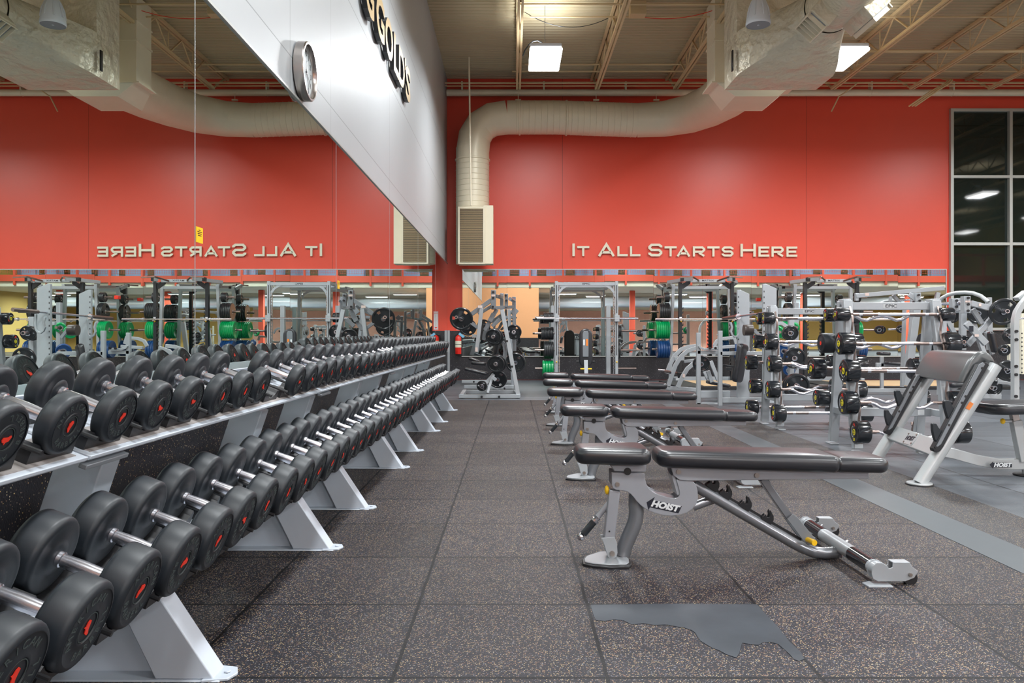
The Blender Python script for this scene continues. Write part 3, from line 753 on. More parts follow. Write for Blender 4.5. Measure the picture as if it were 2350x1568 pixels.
# gold letters on the white wall (bold slab letters with dark returns)
gs = empty('wall_lettering', (WALL_X, 9.0, 3.95), label='large gold and black letters spelling GOLDS high on the white wall', cat='sign')
def gold_letter(c, Y0, Y1, z0, z1):
    me = glyphs(c, 1.0, 0.024, 'LEFT', 1.0, .028)
    xs = [v.co.x for v in me.vertices]; ys = [v.co.y for v in me.vertices]
    a, b_, c0, d0 = min(xs), max(xs), min(ys), max(ys)
    mb = MB(); vs = []
    for v in me.vertices:
        yy = Y0+(v.co.x-a)/(b_-a)*(Y1-Y0); zz = z0+(v.co.y-c0)/(d0-c0)*(z1-z0)
        vs.append((WALL_X+.036+v.co.z, yy, zz))
    mb.add(vs, [tuple(p.vertices) for p in me.polygons])
    # faces pointing into the room are gold, returns are black
    for i, p in enumerate(me.polygons): mb.m[i] = 0 if (p.normal.z > .5) else 1
    bpy.data.meshes.remove(me)
    mb.build('letter', [M['gold'], M['plastic']], gs, world=True, smooth=False)
zb0, zt0 = 3.96, 4.39
for c, a, b_ in (('G', 7.15, 7.62), ('G', 7.74, 8.24), ('O', 8.30, 8.83), ('L', 8.90, 9.28), ('D', 9.30, 9.78), ("S", 9.88, 10.33)):
    gold_letter(c, a, b_, zb0, zt0)
gold_letter("'", 9.80, 9.86, 4.27, zt0+.02)

ck = empty('wall_clock', (WALL_X, 5.19, 2.705), label='round wall clock with brushed steel rim on the white wall above the mirror', cat='clock')
CM = FACE((0, 0, 0), (1, 0, 0))
MB().lathe([(.185, .0), (.19, .004), (.19, .058), (.184, .066), (.172, .066), (.163, .045), (.163, .03)], CM, 56, close=False).build('rim', M['steel'], ck, sharp=25)
MB().lathe([(.1632, .0335), (.0001, .0345)], CM, 48, close=False).build('dial', M['clock_face'], ck)
nm = MB()
for i in range(1, 13):
    a = pi/2-2*pi*i/12; me = glyphs(str(i), .048, .0006)
    nm.mesh(me, CM @ Matrix.Translation((.125*cos(a), .125*sin(a), .036))); bpy.data.meshes.remove(me)
nm.build('numeral', M['dark_letter'], ck, smooth=False)
for nm_, ang, ln, wd in (('hour_hand', radians(85), .075, .007), ('minute_hand', radians(-32), .105, .005), ('second_hand', radians(-62), .11, .002)):
    MB().bar(CM @ Vector((-.02*cos(ang), -.02*sin(ang), .040)), CM @ Vector((ln*cos(ang), ln*sin(ang), .040)), wd, .002, up=(1, 0, 0)).build(nm_, M['black_bolt'], ck, smooth=False)
MB().lathe([(.0001, .044), (.008, .044), (.008, .036)], CM, 14).build('hub', M['black_bolt'], ck)

for (Y, za, zb_, lb) in ((3.495, 1.456, 1.387, 'small yellow notice sticker on the left mirror right of the bright seam'), (6.30, 1.41, 1.345, 'small yellow sticker on the left mirror at the second seam')):
    s_ = empty('mirror_sticker', (WALL_X+.006, Y, (za+zb_)/2), label=lb, cat='sticker', group='yellow stickers on the mirror')
    MB().box((0, 0, 0), (.001, .075, (za-zb_)*1.0)).build('paper', M['yellow'], s_, smooth=False)
    ln = MB()
    for i, wd in enumerate((.02, .05, .045, .04)): ln.box((.001, 0, .022-i*.008), (.0006, wd, .003))
    ln.build('printed_line', M['black_bolt'], s_, smooth=False)

# fire extinguisher, its sign
fx = empty('fire_extinguisher', (-1.145, BACK_Y-.085, .56), label='red fire extinguisher with white label on the black wainscot in the left corner', cat='fire extinguisher')
MB().lathe([(.0001, 0), (.062, .0), (.066, .012), (.066, .33), (.055, .37), (.025, .395), (.02, .41), (.0001, .41)], None, 28).build('cylinder', M['redcyl'], fx)
MB().lathe([(.0668, .14), (.0668, .28)], None, 28, close=False).build('wrap_label', M['cream'], fx)
v = MB(); v.box((0, 0, .425), (.04, .04, .04)); v.bar((0, -.01, .44), (.07, -.03, .47), .02, .012); v.bar((0, -.01, .425), (.075, -.03, .43), .018, .01); v.build('valve', M['black_bolt'], fx)
MB().tube([(-.02, 0, .42), (-.075, 0, .40), (-.085, 0, .3), (-.075, 0, .12)], .010, 8).build('hose', M['plastic'], fx)
MB().bar((.02, -.05, .44), (.12, -.06, .36), .05, .004).build('tag', M['bluetag'], fx, smooth=False)
MB().lathe([(.068, .20), (.069, .205), (.068, .21)], None, 28, close=False).build('strap', M['black_bolt'], fx)
fs = empty('extinguisher_sign', (-1.135, BACK_Y-.004, 1.27), label='white and red vertical fire extinguisher sign with a down arrow beside the corner', cat='sign')
MB().box((0, 0, 0), (.10, .006, .40)).build('plate', M['white_letter'], fs, smooth=False)
fr = MB()
for a in ((-.042, 0, .006, .38), (.042, 0, .006, .38)): fr.box((a[0], -.0035, a[1]), (a[2], .001, a[3]))
for z in (.187, -.187): fr.box((0, -.0035, z), (.09, .001, .006))
fr.prism([(-.03, -.135), (0, -.175), (.03, -.135)], .001, FACE((0, -.0038, 0), (0, -1, 0))); fr.build('border', M['rlogo'], fs, smooth=False)
text_obj('lettering', 'FIRE', .04, FACE((0, -.0042, .155), (0, -1, 0)), M['rlogo'], fs)
tx_ = MB()
for i, c in enumerate('EXTINGUISHER'):
    me = glyphs(c, .026, .0005); tx_.mesh(me, FACE((0, -.0042, .115-i*.020), (0, -1, 0))); bpy.data.meshes.remove(me)
tx_.build('lettering', M['rlogo'], fs, smooth=False)
# ================================================================== DUMBBELL RACKS
AL = radians(21); SE = Vector((cos(AL), 0, -sin(AL))); SN = Vector((sin(AL), 0, cos(AL)))
SU = Vector((-1.0247, 0, .702)); SL = Vector((-.877, 0, .3215))
RZ = -0.0117; PITCH = .2185; UNIT = PITCH*10
def slopeM(S, y=0.0):
    """local x along slope (front-down), y along rack, z normal"""
    return Matrix(((SE.x, 0, SN.x, S.x), (0, 1, 0, y), (SE.z, 0, SN.z, S.z), (0, 0, 0, 1)))
def rack_proto():
    r = empty('dumbbell_rack', (0, 0, 0))
    for S, nm in ((SU, 'shelf'), (SL, 'shelf')):
        Mx = slopeM(S); s = MB()
        dx_ = 0 if S is SU else -.075
        s.box((-.135+dx_, 0, -.008), (.29, UNIT-.012, .012), Mx); s.box((.010+dx_, 0, -.006), (.005, UNIT-.012, .009), Mx); s.box((-.282, 0, .006), (.008, UNIT-.012, .04), Mx)
        s.build(nm, M['rack'], r, bev=.0015)
        if S is SU: MB().box((-.06, 0, -.0012), (.11, UNIT-.06, .0016), Mx).build('worn_strip', M['worn'], r, smooth=False)
        if nm == 'shelf' and S is SU:
            b_ = MB(); b_.box((.004, -UNIT/2+.10, -.030), (.02, .20, .012), Mx); b_.build('joint_bracket', M['silver_d'], r, bev=.002)
    for sgn in (-1, 1):
        yc = sgn*.675; l = MB()
        # foot wedge
        XZp = lambda yy: Matrix.Translation((0, yc+yy, 0)) @ Matrix(((1,0,0,0),(0,0,-1,0),(0,1,0,0),(0,0,0,1)))
        l.prism([(-1.035, .008), (-.868, .008), (-1.072, .315), (-1.21, .36)], .085, XZp(0)); l.box((-1.10, yc, .004), (.50, .10, .008))
        wb_ = MB(); wb_.prism([(-1.33, .008), (-1.03, .008), (-1.20, .36), (-1.33, .42)], .012, XZp(.02)); wb_.build('leg_web', M['rack'], r, smooth=False)
        # raked upright between tiers
        a = Vector((-1.335, yc, .36)); b_ = Vector((-1.235, yc, .655))
        l.bar(a, b_, .10, .13, up=(1, 0, 0))
        l.build('leg', M['rack'], r, bev=.004)
        ft = MB(); ft.prism([(-.90, -.055), (-.83, -.04), (-.815, 0), (-.83, .04), (-.90, .055)], .008, Matrix.Translation((0, yc, .007)))
        ft.cyl((-.845, yc, .012), (-.845, yc, .016), .009, 10, 0); ft.build('foot_plate', M['rack'], r, bev=.002)
    return r
M['worn'] = mat('worn_shelf_paint', (0.36, 0.33, 0.32), 0.4, 0.2, var=0.75, vscale=11)
def saddle_mesh(Rr):
    s = MB()
    for xo in (-.045, -.205):
        n = 9; W_ = .085; top = .038; pr = [(-W_, -.0), (W_, -.0), (W_, top)]
        for i in range(n+1):
            a = -.95+1.9*i/n; yy = -(Rr+.002)*sin(a); 
            if abs(yy) < W_-.006: pr.append((yy, max(.006, Rr+.010-(Rr+.001)*cos(a))))
        pr.append((-W_, top))
        Mx = Matrix.Translation((xo, 0, 0)) @ Matrix(((0,0,1,0),(1,0,0,0),(0,1,0,0),(0,0,0,1)))
        s.prism(pr, .052, Mx)
    s.tube([(-.26, -.088, .036), (.005, -.088, .036)], .006, 8)
    return s
random.seed(7)
rp = rack_proto(); RS = snapshot(rp)
rack_lab = ['two-tier grey dumbbell rack nearest the camera, mostly cut off at the lower left', 'two-tier grey dumbbell rack, second from the camera, one empty cradle on its upper shelf',
            'two-tier grey dumbbell rack in the middle of the row under the mirror', 'two-tier grey dumbbell rack, second from the far end of the row', 'two-tier grey dumbbell rack at the far end near the corner']
YC = [.755, 2.94, 5.125, 7.31, 9.495]
# head diameter classes: (upper D, upper thickness), (lower D, thickness) per rack
CLS = [((.142, .050, .12), (.181, .075, .125)), ((.142, .050, .12), (.180, .075, .125)), ((.148, .054, .12), (.180, .074, .12)), ((.174, .072, .112), (.188, .080, .112)), ((.176, .074, .112), (.190, .082, .112))]
def dumbbell(D, T, HL, lettering=True):
    r = empty('dumbbell', (0, 0, 0)); R = D/2; e = .014
    h = MB(); h.lathe([(.0155, -HL/2), (.0175, -HL/2+.003), (.0175, -HL/2+.012), (.0145, -HL/2+.014), (.0155, -HL*.2), (.0165, 0), (.0155, HL*.2), (.0145, HL/2-.014), (.0175, HL/2-.012), (.0175, HL/2-.003), (.0155, HL/2)],
                      Matrix.Rotation(pi/2, 4, 'Y'), 20)
    h.build('handle', M['chrome'], r, sharp=30)
    for sd in (1, -1):
        Mx = Matrix.Translation((sd*HL/2, 0, 0)) @ FACE((0, 0, 0), (sd, 0, 0))
        pr = [(.018, -.002), (R*.42, 0), (R*.46, .004), (R-e*1.3, .004)]
        for k in range(5):
            a = -pi/2+pi/2*k/4; pr.append((R-e+e*cos(a), .004+e+e*sin(a)))
        for k in range(5):
            a = pi/2*k/4; pr.append((R-e+e*cos(a), T-e+e*sin(a)))
        pr += [(R*.86, T), (R*.84, T-.002), (R*.44, T-.002), (R*.42, T), (R*.36, T), (R*.34, T-.003), (.0001, T-.003)]
        hd = MB().lathe(pr, Mx, 40).build('head', M['rubber'], r, sharp=50)
        Fm = Mx @ Matrix.Translation((0, 0, T-.002))
        em = MB(); k = R*.20
        sh = [(-.55,-.95),(-.25,-1.0),(-.05,-.45),(.35,-.05),(.75,.35),(.62,.75),(.2,.85),(-.2,.6),(-.45,.75),(-.4,.25),(-.7,-.2)]
        em.prism([(x*k*.95, y*k*.95) for x, y in sh], .0016, Fm @ Matrix.Translation((0, 0, .0008))); em.build('emblem', M['rlogo'], hd, smooth=False)
        if lettering:
            lt = MB(); ring_text(lt, 'AMERICAN', R*.64, R*.27, radians(160), radians(20), Fm, .0009)
            ring_text(lt, 'BARBELL', R*.64, R*.27, radians(212), radians(328), Fm, .0009, flip=True)
            lt.lathe([(R*.335, .0002), (R*.335, .0012), (R*.315, .0012), (R*.315, .0002)], Fm, 32, close=False)
            lt.build('lettering', M['grey_letter'], hd, smooth=False)
    return r
protos = {}
def get_db(c, let):
    k = (c, let)
    if k not in protos:
        d = dumbbell(*c, lettering=let); protos[k] = [snapshot(d), False]
    sn, used = protos[k]
    if not used: protos[k][1] = True; return sn[0]
    return copy_tree(sn)
smesh = {}
cnt = {0: 0, 1: 0}
for u, yc in enumerate(YC):
    rk = rp if u == 0 else copy_tree(RS)
    rk.location = (.0117*yc, yc, 0); rk.rotation_euler = (0, 0, RZ)
    tag(rk, rack_lab[u], 'dumbbell rack', 'dumbbell racks along the mirror')
    Mr = Matrix.Translation(rk.location) @ Matrix.Rotation(RZ, 4, 'Z')
    for tier, S in ((0, SU), (1, SL)):
        c = CLS[u][tier]; R = c[0]/2
        for k in range(10):
            yl = (k-4.5)*PITCH
            Y = yc+yl
            if Y < 1.15: continue
            # a cradle (part of the rack)
            key = round(R, 3)
            if key not in smesh:
                so = saddle_mesh(R).build('cradle', M['plastic'], rk, smooth=False); smesh[key] = so.data
            else:
                so = bpy.data.objects.new('cradle', smesh[key]); col.objects.link(so); so.parent = rk
            so.matrix_local = slopeM(S, yl)
            if tier == 0 and u == 1 and k == 6: continue
            d = get_db(c, u < 3)
            tot = c[2]+2*c[1]
            jx = random.uniform(-.006, .006)
            if (tier == 0 and u == 1 and k in (7, 8)): jx += .012
            ctr = S+SN*(R+.0115)+SE*(.004-tot/2+jx); ctr.y = yl
            wp = Mr @ ctr
            d.location = wp
            d.rotation_mode = 'XYZ'
            E = (Matrix.Rotation(RZ+random.uniform(-.012, .012), 4, 'Z') @ Matrix.Rotation(AL, 4, 'Y') @ Matrix.Rotation(random.uniform(0, 2*pi), 4, 'X')).to_euler('XYZ')
            d.rotation_euler = E
            i = cnt[tier]; cnt[tier] += 1
            far = u >= 3
            lab = 'black rubber dumbbell with red emblem, %s from the camera on the %s tier' % (nth(i), 'upper' if tier == 0 else 'lower')
            tag(d, lab, 'dumbbell', 'dumbbells on the %s tier' % ('upper' if tier == 0 else 'lower'))

# ================================================================== ADJUSTABLE BENCHES
YB = 3.45
def bx_(px, py, Y): p = P(px, py, Y); return Vector((p.x, p.y-YB, p.z))
def rrect(x0, x1, y0, y1, r0, r1=None, n=5, taper=0.0):
    """rounded rectangle ccw; radius r0 at x0 end and r1 at x1 end; taper narrows the x0 end"""
    r1 = r0 if r1 is None else r1; out = []
    for cx_, cy_, a0, r in ((x1-r1, y0+r1, -90, r1), (x1-r1, y1-r1, 0, r1), (x0+r0, y1-r0-taper, 90, r0), (x0+r0, y0+r0+taper, 180, r0)):
        for k in range(n+1):
            a = radians(a0+90*k/n); out.append((cx_+r*cos(a), cy_+r*sin(a)))
    return out
def bench_proto():
    r = empty('weight_bench', (0, 0, 0))
    # upholstery
    s = MB().pillow(rrect(.272, .592, -.135, .135, .05, .05, taper=.03), .070, .030, Matrix.Translation((0, 0, .428)) @ Matrix.Rotation(radians(0), 4, 'Y'), dome=.006).build('seat_pad', M['vinyl'], r)
    tl = radians(1.3)
    MB().pillow(rrect(0, .765, -.14, .14, .055, .03, taper=.03), .072, .030, Matrix.Translation((.618, 0, .416)) @ Matrix.Rotation(tl, 4, 'Y'), dome=.006).build('back_pad', M['vinyl'], r)
    MB().pillow(rrect(.752, .985, -.125, .125, .02, .055), .064, .028, Matrix.Translation((.618, 0, .416)) @ Matrix.Rotation(tl, 4, 'Y'), dome=.004).build('head_pad', M['vinyl'], r)
    nr, fr_ = -.058, .058
    # channel under the back pad
    c = MB(); XZ = lambda y: Matrix(((1,0,0,0),(0,0,-1,y),(0,1,0,0),(0,0,0,1)))
    q = [bx_(1541,1074,3.38), bx_(1996,1085,3.38), bx_(1996,1100,3.38), bx_(1580,1105,3.38), bx_(1560,1103,3.38), bx_(1546,1092,3.38)]
    poly = [(p.x, p.z) for p in q]
    for y in (nr, fr_): c.prism(poly, .006, XZ(y))
    c.box(((q[0].x+q[1].x)/2, 0, .409), (q[1].x-q[0].x, .11, .005)); c.build('back_frame', M['bench_grey'], r, bev=.003)
    bo = MB()
    for px, py in ((1558,1084), (1738,1092)):
        p = bx_(px, py, 3.38); bo.cyl((p.x, nr-.002, p.z), (p.x, nr-.010, p.z), .0105, 14)
    for px, py in ((1417,1112),):
        p = bx_(px, py, 3.39); bo.cyl((p.x, -.052, p.z), (p.x, -.062, p.z), .0095, 14)
    bo.build('bolt', M['bolt'], r)
    # curved side plates
    cp = [(690,470),(760,472),(1030,480),(1036,540),(1048,590),(1075,635),(1120,672),(1180,700),(1260,725),(1335,738),(1372,730),(1390,700),(1388,660),(1372,600),(1355,545),
          (1530,560),(1560,600),(1576,660),(1580,740),(1560,800),(1520,850),(1460,890),(1380,912),(1300,920),(1220,913),(1150,895),(1085,872),(1030,842),(985,805),(945,765),(915,725),(885,692),(850,668),(800,657),(740,652),(708,636),(692,600)]
    pl_ = [bx_(1250+x/4.48, 980+y/4.48, 3.39) for x, y in cp]; poly = [(p.x, p.z) for p in reversed(pl_)]
    sp_ = MB()
    for y in (-.052, .052): sp_.prism(poly, .006, XZ(y))
    sd = sp_.build('side_plate', M['bench_grey'], r, bev=.002)
    mid = MB(); w0 = bx_(1250+1120/4.48, 980+690/4.48, 3.39); w1 = bx_(1250+1370/4.48, 980+740/4.48, 3.39); mid.bar((w0.x, 0, w0.z-.01), (w1.x, 0, w1.z-.012), .014, .098, up=(0, 1, 0))
    a = bx_(1546,1092,3.39); b_ = bx_(1559,1137,3.39); mid.bar((a.x, 0, a.z), (b_.x, 0, b_.z), .012, .098, up=(0, 1, 0)); mid.build('web_plate', M['bench_grey'], r, smooth=False)
    # lettering on the plate
    p = bx_(1526, 1162, 3.385); Mt = FACE((p.x, -.0556, p.z), (0, -1, 0)) @ Matrix.Rotation(radians(-12), 4, 'Z')
    hx = MB(); hx.prism([(-.078,-.002),(-.055,.028),(-.055,.013),(.07,.013),(.07,-.020),(-.055,-.020),(-.055,-.034)], .0006, Mt @ Matrix.Translation((.0, 0, 0)) @ Matrix(((1,.25,0,0),(0,1,0,0),(0,0,1,0),(0,0,0,1))))
    hx.build('logo_backing', M['dark_letter'], sd, smooth=False)
    me = glyphs('HOIST', .036, .0004, 'CENTER', 1.15, .0020); lm = MB(); lm.mesh(me, Mt @ Matrix.Translation((.004, -.002, .0009)) @ Matrix(((1,.25,0,0),(0,1,0,0),(0,0,1,0),(0,0,0,1)))); bpy.data.meshes.remove(me)
    lm.build('logo_lettering', M['white_letter'], sd, smooth=False)
    # seat bracket
    a = bx_(1250+668/4.48, 980+398/4.48, 3.39); b_ = bx_(1250+1048/4.48, 980+468/4.48, 3.39)
    sbk = MB(); sbk.add([(a.x,-.06,a.z+.004),(b_.x,-.06,a.z+.004),(b_.x-.004,-.06,b_.z),(a.x+.02,-.06,b_.z+.004),(a.x,.06,a.z+.004),(b_.x,.06,a.z+.004),(b_.x-.004,.06,b_.z),(a.x+.02,.06,b_.z+.004)],
            [(3,2,1,0),(4,5,6,7),(0,1,5,4),(1,2,6,5),(2,3,7,6),(3,0,4,7)]); sbk.build('seat_bracket', M['bench_grey'], r, bev=.004)
    cc = bx_(1250+855/4.48, 980+462/4.48, 3.38); MB().cyl((cc.x, -.0605, cc.z), (cc.x, -.062, cc.z), .016, 16).build('bracket_hole', M['plastic'], r, smooth=False)
    # front leg: curved tube
    ctr = [(960,640),(940,720),(938,800),(944,870),(935,950),(905,1040),(865,1130),(825,1220),(800,1330)]
    pts = [bx_(1250+x/4.48, 980+y/4.48, 3.45) for x, y in ctr]; pts[-1].z = .018
    MB().tube([(p.x, 0, p.z) for p in pts], .033, 20).build('front_leg', M['tube_grey'], r, sharp=60)
    # seat adjuster post with pivot lug
    f = MB(); a = bx_(1250+722/4.48, 980+655/4.48, 3.41); b_ = bx_(1250+668/4.48, 980+1150/4.48, 3.41)
    f.bar((a.x, -.018, a.z), (b_.x, -.018, b_.z), .047, .047, up=(0, 1, 0)); post = f.build('adjuster_post', M['bench_grey'], r, bev=.004)
    lg = MB(); a = bx_(1250+640/4.48, 980+1140/4.48, 3.39); b_ = bx_(1250+697/4.48, 980+1310/4.48, 3.39)
    q = [(585,1148),(720,1135),(745,1200),(752,1300),(738,1345),(700,1368),(660,1352),(640,1310),(618,1230)]
    lg.prism([(v.x, v.z) for v in reversed([bx_(1250+x/4.48, 980+y/4.48, 3.395) for x, y in q])], .006, XZ(-.046)); lg.build('pivot_lug', M['silver'], r, bev=.002); lg = MB(); lg.prism([(v.x, v.z) for v in reversed([bx_(1250+x/4.48, 980+y/4.48, 3.395) for x, y in q])], .006, XZ(.01))
    lg.build('pivot_lug', M['silver'], r, bev=.002)
    p = bx_(1250+697/4.48, 980+1308/4.48, 3.39); MB().cyl((p.x, -.05, p.z), (p.x, -.060, p.z), .011, 14).build('pivot_bolt', M['bolt'], r)
    MB().cyl((bx_(1399,1221,3.40).x, -.0425, bx_(1399,1221,3.40).z), (bx_(1399,1221,3.40).x, -.0430, bx_(1399,1221,3.40).z), .004, 10).build('post_hole', M['plastic'], r, smooth=False)
    # handle
    p0 = bx_(1393, 1163, 3.45); p1 = bx_(1366, 1194, 3.45); p2 = bx_(1339, 1226, 3.45); p3 = bx_(1326, 1238, 3.45)
    MB().tube([p0+Vector((.02, 0, .03)), p1], .012, 12).build('handle_bar', M['bench_grey'], r)
    MB().lathe([(.0001, 0), (.012, 0), (.018, .006), (.018, .016), (.014, .02), (.016, .03), (.0001, .03)], Matrix.Translation(p1) @ (p1-p2).to_track_quat('Z', 'Y').to_matrix().to_4x4() @ Matrix.Translation((0, 0, -.012)), 18).build('handle_collar', M['chrome'], r)
    MB().tube([p1, p2], .0155, 16).build('handle_grip', M['rubber'], r); MB().sphere(p2.lerp(p3, .5), .017, 16).build('handle_cap', M['chrome'], r)
    k = bx_(1394, 1127, 3.42); MB().sphere((k.x, -.01, k.z), .0175, 14, sc=(.6, 1, 1.15)).build('adjuster_knob', M['yellow'], r)
    # foot plate, front
    fpx = [(1337,1293),(1336,1284),(1342,1276),(1375,1264),(1392,1263),(1436,1275),(1448,1284),(1450,1294),(1444,1300),(1400,1301),(1360,1298)]
    out = []
    for x, y in fpx:
        Y = F_PX*(CAM_Z-.015)/(y-HY); out.append(((x-CX)*Y/F_PX, Y-YB))
    out.reverse()
    MB().prism(out, .014, Matrix.Translation((0, 0, .007))).build('foot_rubber', M['plastic'], r, bev=.003)
    cxx = sum(p[0] for p in out)/len(out); cyy = sum(p[1] for p in out)/len(out)
    MB().prism([(cxx+(p[0]-cxx)*.90, cyy+(p[1]-cyy)*.80) for p in out], .005, Matrix.Translation((0, 0, .0165))).build('foot_plate', M['silver'], r, bev=.0015)
    # main spine tube
    q = [bx_(1590,1112,3.45), bx_(1700,1176,3.45), bx_(1822,1247,3.45), bx_(1846,1259,3.45), bx_(1866,1267,3.45), bx_(1890,1270,3.45), bx_(1922,1268,3.45)]
    MB().tube([(p.x, 0, p.z) for p in q], .0255, 20).build('spine_tube', M['tube_grey'], r, sharp=60)
    # lower brace from the side plates
    q = [bx_(1590,1163,3.47), bx_(1625,1150,3.47), bx_(1660,1140,3.47)]
    MB().tube([(p.x, .02, p.z) for p in q], .02, 14).build('lower_brace', M['tube_grey'], r)
    # black ladder strip and hooks along the spine
    st = MB(); a = bx_(1618,1113,3.45); b_ = bx_(1838,1240,3.45); st.bar((a.x, 0, a.z+.003), (b_.x, 0, b_.z+.003), .012, .014, up=(0, 1, 0)); st.build('ladder_strip', M['plastic'], r)
    hk = [(-.030,-.004),(-.014,-.010),(.004,-.016),(.020,-.018),(.026,-.004),(.026,.012),(.020,.026),(.008,.036),(-.002,.046),(-.003,.034),(.004,.024),(.004,.014),(-.006,.010),(-.014,.022),(-.020,.012)]
    for px, py in ((1634,1116), (1663,1135), (1708,1161), (1758,1192)):
        p = bx_(px, py, 3.45)
        h = MB()
        for y in (-.014, .014): h.prism(hk, .006, Matrix.Translation((p.x, y, p.z)) @ Matrix.Rotation(radians(22), 4, 'Y') @ Matrix(((1,0,0,0),(0,0,-1,0),(0,1,0,0),(0,0,0,1))))
        h.build('ladder_hook', M['black_steel'], r, bev=.001)
    # support strut
    a = bx_(1750,1098,3.44); b_ = bx_(1812,1188,3.44); MB().bar((a.x, 0, a.z), (b_.x, 0, b_.z), .034, .04, up=(0, 1, 0)).build('support_strut', M['tube_grey'], r, bev=.004)
    q = [(1804,1190),(1818,1178),(1830,1188),(1872,1240),(1866,1250),(1852,1250),(1844,1244)]
    g = MB(); poly = [(v.x, v.z) for v in reversed([bx_(x, y, 3.43) for x, y in q])]
    for y in (-.030, .030): g.prism(poly, .005, XZ(y))
    g.build('strut_bracket', M['silver_d'], r, bev=.002)
    a = bx_(1855,1240,3.41); MB().tube([(a.x, -.03, a.z), (a.x+.010, -.085, a.z+.000)], [.011, .0125], 14).build('release_handle', M['yellow'], r)
    # rear T tube with black sleeves and end brackets
    X = 1.436; z = .058; rt = .030
    MB().tube([(X, -.36, z), (X, .42, z)], rt, 24).build('rear_tube', M['silver'], r)
    for y0, y1 in ((-.30, -.12), (.19, .36)): MB().tube([(X, y0, z), (X, y1, z)], rt+.0012, 24).build('sleeve', M['gloss_black'], r)
    for y in (-.34, .40):
        o = MB(); pr = [(-.032,-.01),(-.026,-.030),(-.006,-.040),(.10,-.040),(.135,-.026),(.150,.0),(.128,.016),(.118,.032),(.052,.034),(.050,.014),(.036,.010),(.028,.022),(.010,.033),(-.012,.033),(-.028,.018)]
        for dy in (-.020, .020): o.prism(pr, .005, XZ(y+dy) @ Matrix.Translation((X, z, 0)))
        o.box((X+.085, y, z+.0325), (.066, .045, .004)); br = o.build('wheel_bracket', M['silver'], r, bev=.0015)
        MB().tube([(X+.125, y-.014, .027), (X+.125, y+.014, .027)], .027, 22).build('wheel', M['plastic'], r); MB().cyl((X+.118, y-.023, .045), (X+.118, y-.030, .045), .007, 12).build('axle_bolt', M['bolt'], r)
        fp = MB(); fp.prism([(X-.055, y-.05), (X+.04, y-.05), (X+.04, y+.0), (X-.02, y+.02), (X-.06, y)], .008, Matrix.Translation((0, 0, .004))); fp.build('foot_tab', M['silver'], r, bev=.002)
    fb = MB(); 
    for y in (.02, .30): fb.cyl((X+.026, y, z+.012), (X+.038, y, z+.018), .006, 10)
    fb.cyl((X-.012, -.02, z-.03), (X-.018, -.035, z-.036), .007, 10); fb.build('tube_bolt', M['chrome'], r)
    return r
bp_ = bench_proto(); BS = snapshot(bp_)
bl = ['grey adjustable weight bench with black pads, nearest the camera in the aisle', 'grey adjustable weight bench directly behind the nearest bench', 'grey adjustable weight bench in the middle of the five-bench row',
      'grey adjustable weight bench, second from the far end of the row', 'grey adjustable weight bench farthest from the camera, near the smith machine']
for i, (dx, Y, rz) in enumerate(((0, 3.45, 0), (.060, 5.42, .004), (.045, 7.12, -.004), (.062, 8.55, .0), (.115, 9.93, .003))):
    o = bp_ if i == 0 else copy_tree(BS)
    o.location = (dx, Y, 0); o.rotation_euler = (0, 0, rz); tag(o, bl[i], 'bench', 'weight benches in the aisle')

# ================================================================== FIXED BARBELLS ON A-FRAME RACKS
def aframe():
    r = empty('barbell_rack', (0, 0, 0)); W_ = .38
    for s in (-1, 1):
        f = MB(); f.bar((s*W_, -.26, .03), (s*W_, -.045, 1.27), .058, .075, up=(1, 0, 0)); f.box((s*W_, -.275, .006), (.07, .13, .012)); f.build('front_upright', M['silver'], r, bev=.004)
        f = MB(); f.bar((s*W_, .24, .03), (s*W_, .045, 1.27), .058, .075, up=(1, 0, 0)); f.box((s*W_, .26, .006), (.07, .13, .012)); f.build('rear_upright', M['silver'], r, bev=.004)
        f = MB(); f.box((s*W_, 0, 1.262), (.06, .13, .05)); f.build('top_cap', M['silver'], r, bev=.006)
        f = MB(); f.box((s*W_, 0, .31), (.05, .36, .055)); f.build('side_tie', M['silver'], r, bev=.003)
        for side, sg_ in (('front', -1), ('rear', 1)):
            w_ = MB(); pts = []
            for i in range(25):
                q = i/24; z = .08+q*1.14; yb = sg_*(.305-.205*q)
                pts.append((s*(W_-.005), yb+sg_*(.016+.020*sin(q*2*pi*4.6+.6)), z))
            w_.path(pts, .006, .018, up=(1, 0, 0))
            for (z, yl) in LV:
                ya = sg_*abs(yl)
                pts = [(s*(W_-.005), ya-sg_*.018, z+.008), (s*(W_-.005), ya-sg_*.012, z-.014), (s*(W_-.005), ya, z-.021), (s*(W_-.005), ya+sg_*.016, z-.014), (s*(W_-.005), ya+sg_*.023, z+.012)]
                w_.path(pts, .007, .020, up=(1, 0, 0))
            w_.build('hook_rail', M['worn_chrome'], r, bev=.001, sharp=60)
    tb = MB(); tb.box((0, 0, 1.225), (2*W_-.05, .05, .065)); tbo = tb.build('top_beam', M['silver'], r, bev=.004)
    MB().box((0, 0, .31), (2*W_-.04, .05, .07)).build('lower_beam', M['silver'], r, bev=.004)
    bk = MB(); bk.box((0, -.0256, 1.225), (.115, .001, .034)); bk.build('logo_plate', M['white_steel'], tbo, smooth=False)
    text_obj('logo_lettering', 'EPIC', .036, FACE((.012, -.0262, 1.225), (0, -1, 0)), M['dark_letter'], tbo, sx=1.45, off=.0006)
    MB().box((.27, -.0256, .31), (.055, .001, .045)).build('rating_label', M['white_letter'], r, smooth=False)
    return r
LV = [(1.150, .120), (.903, .168), (.674, .215), (.412, .262), (.175, .318)]
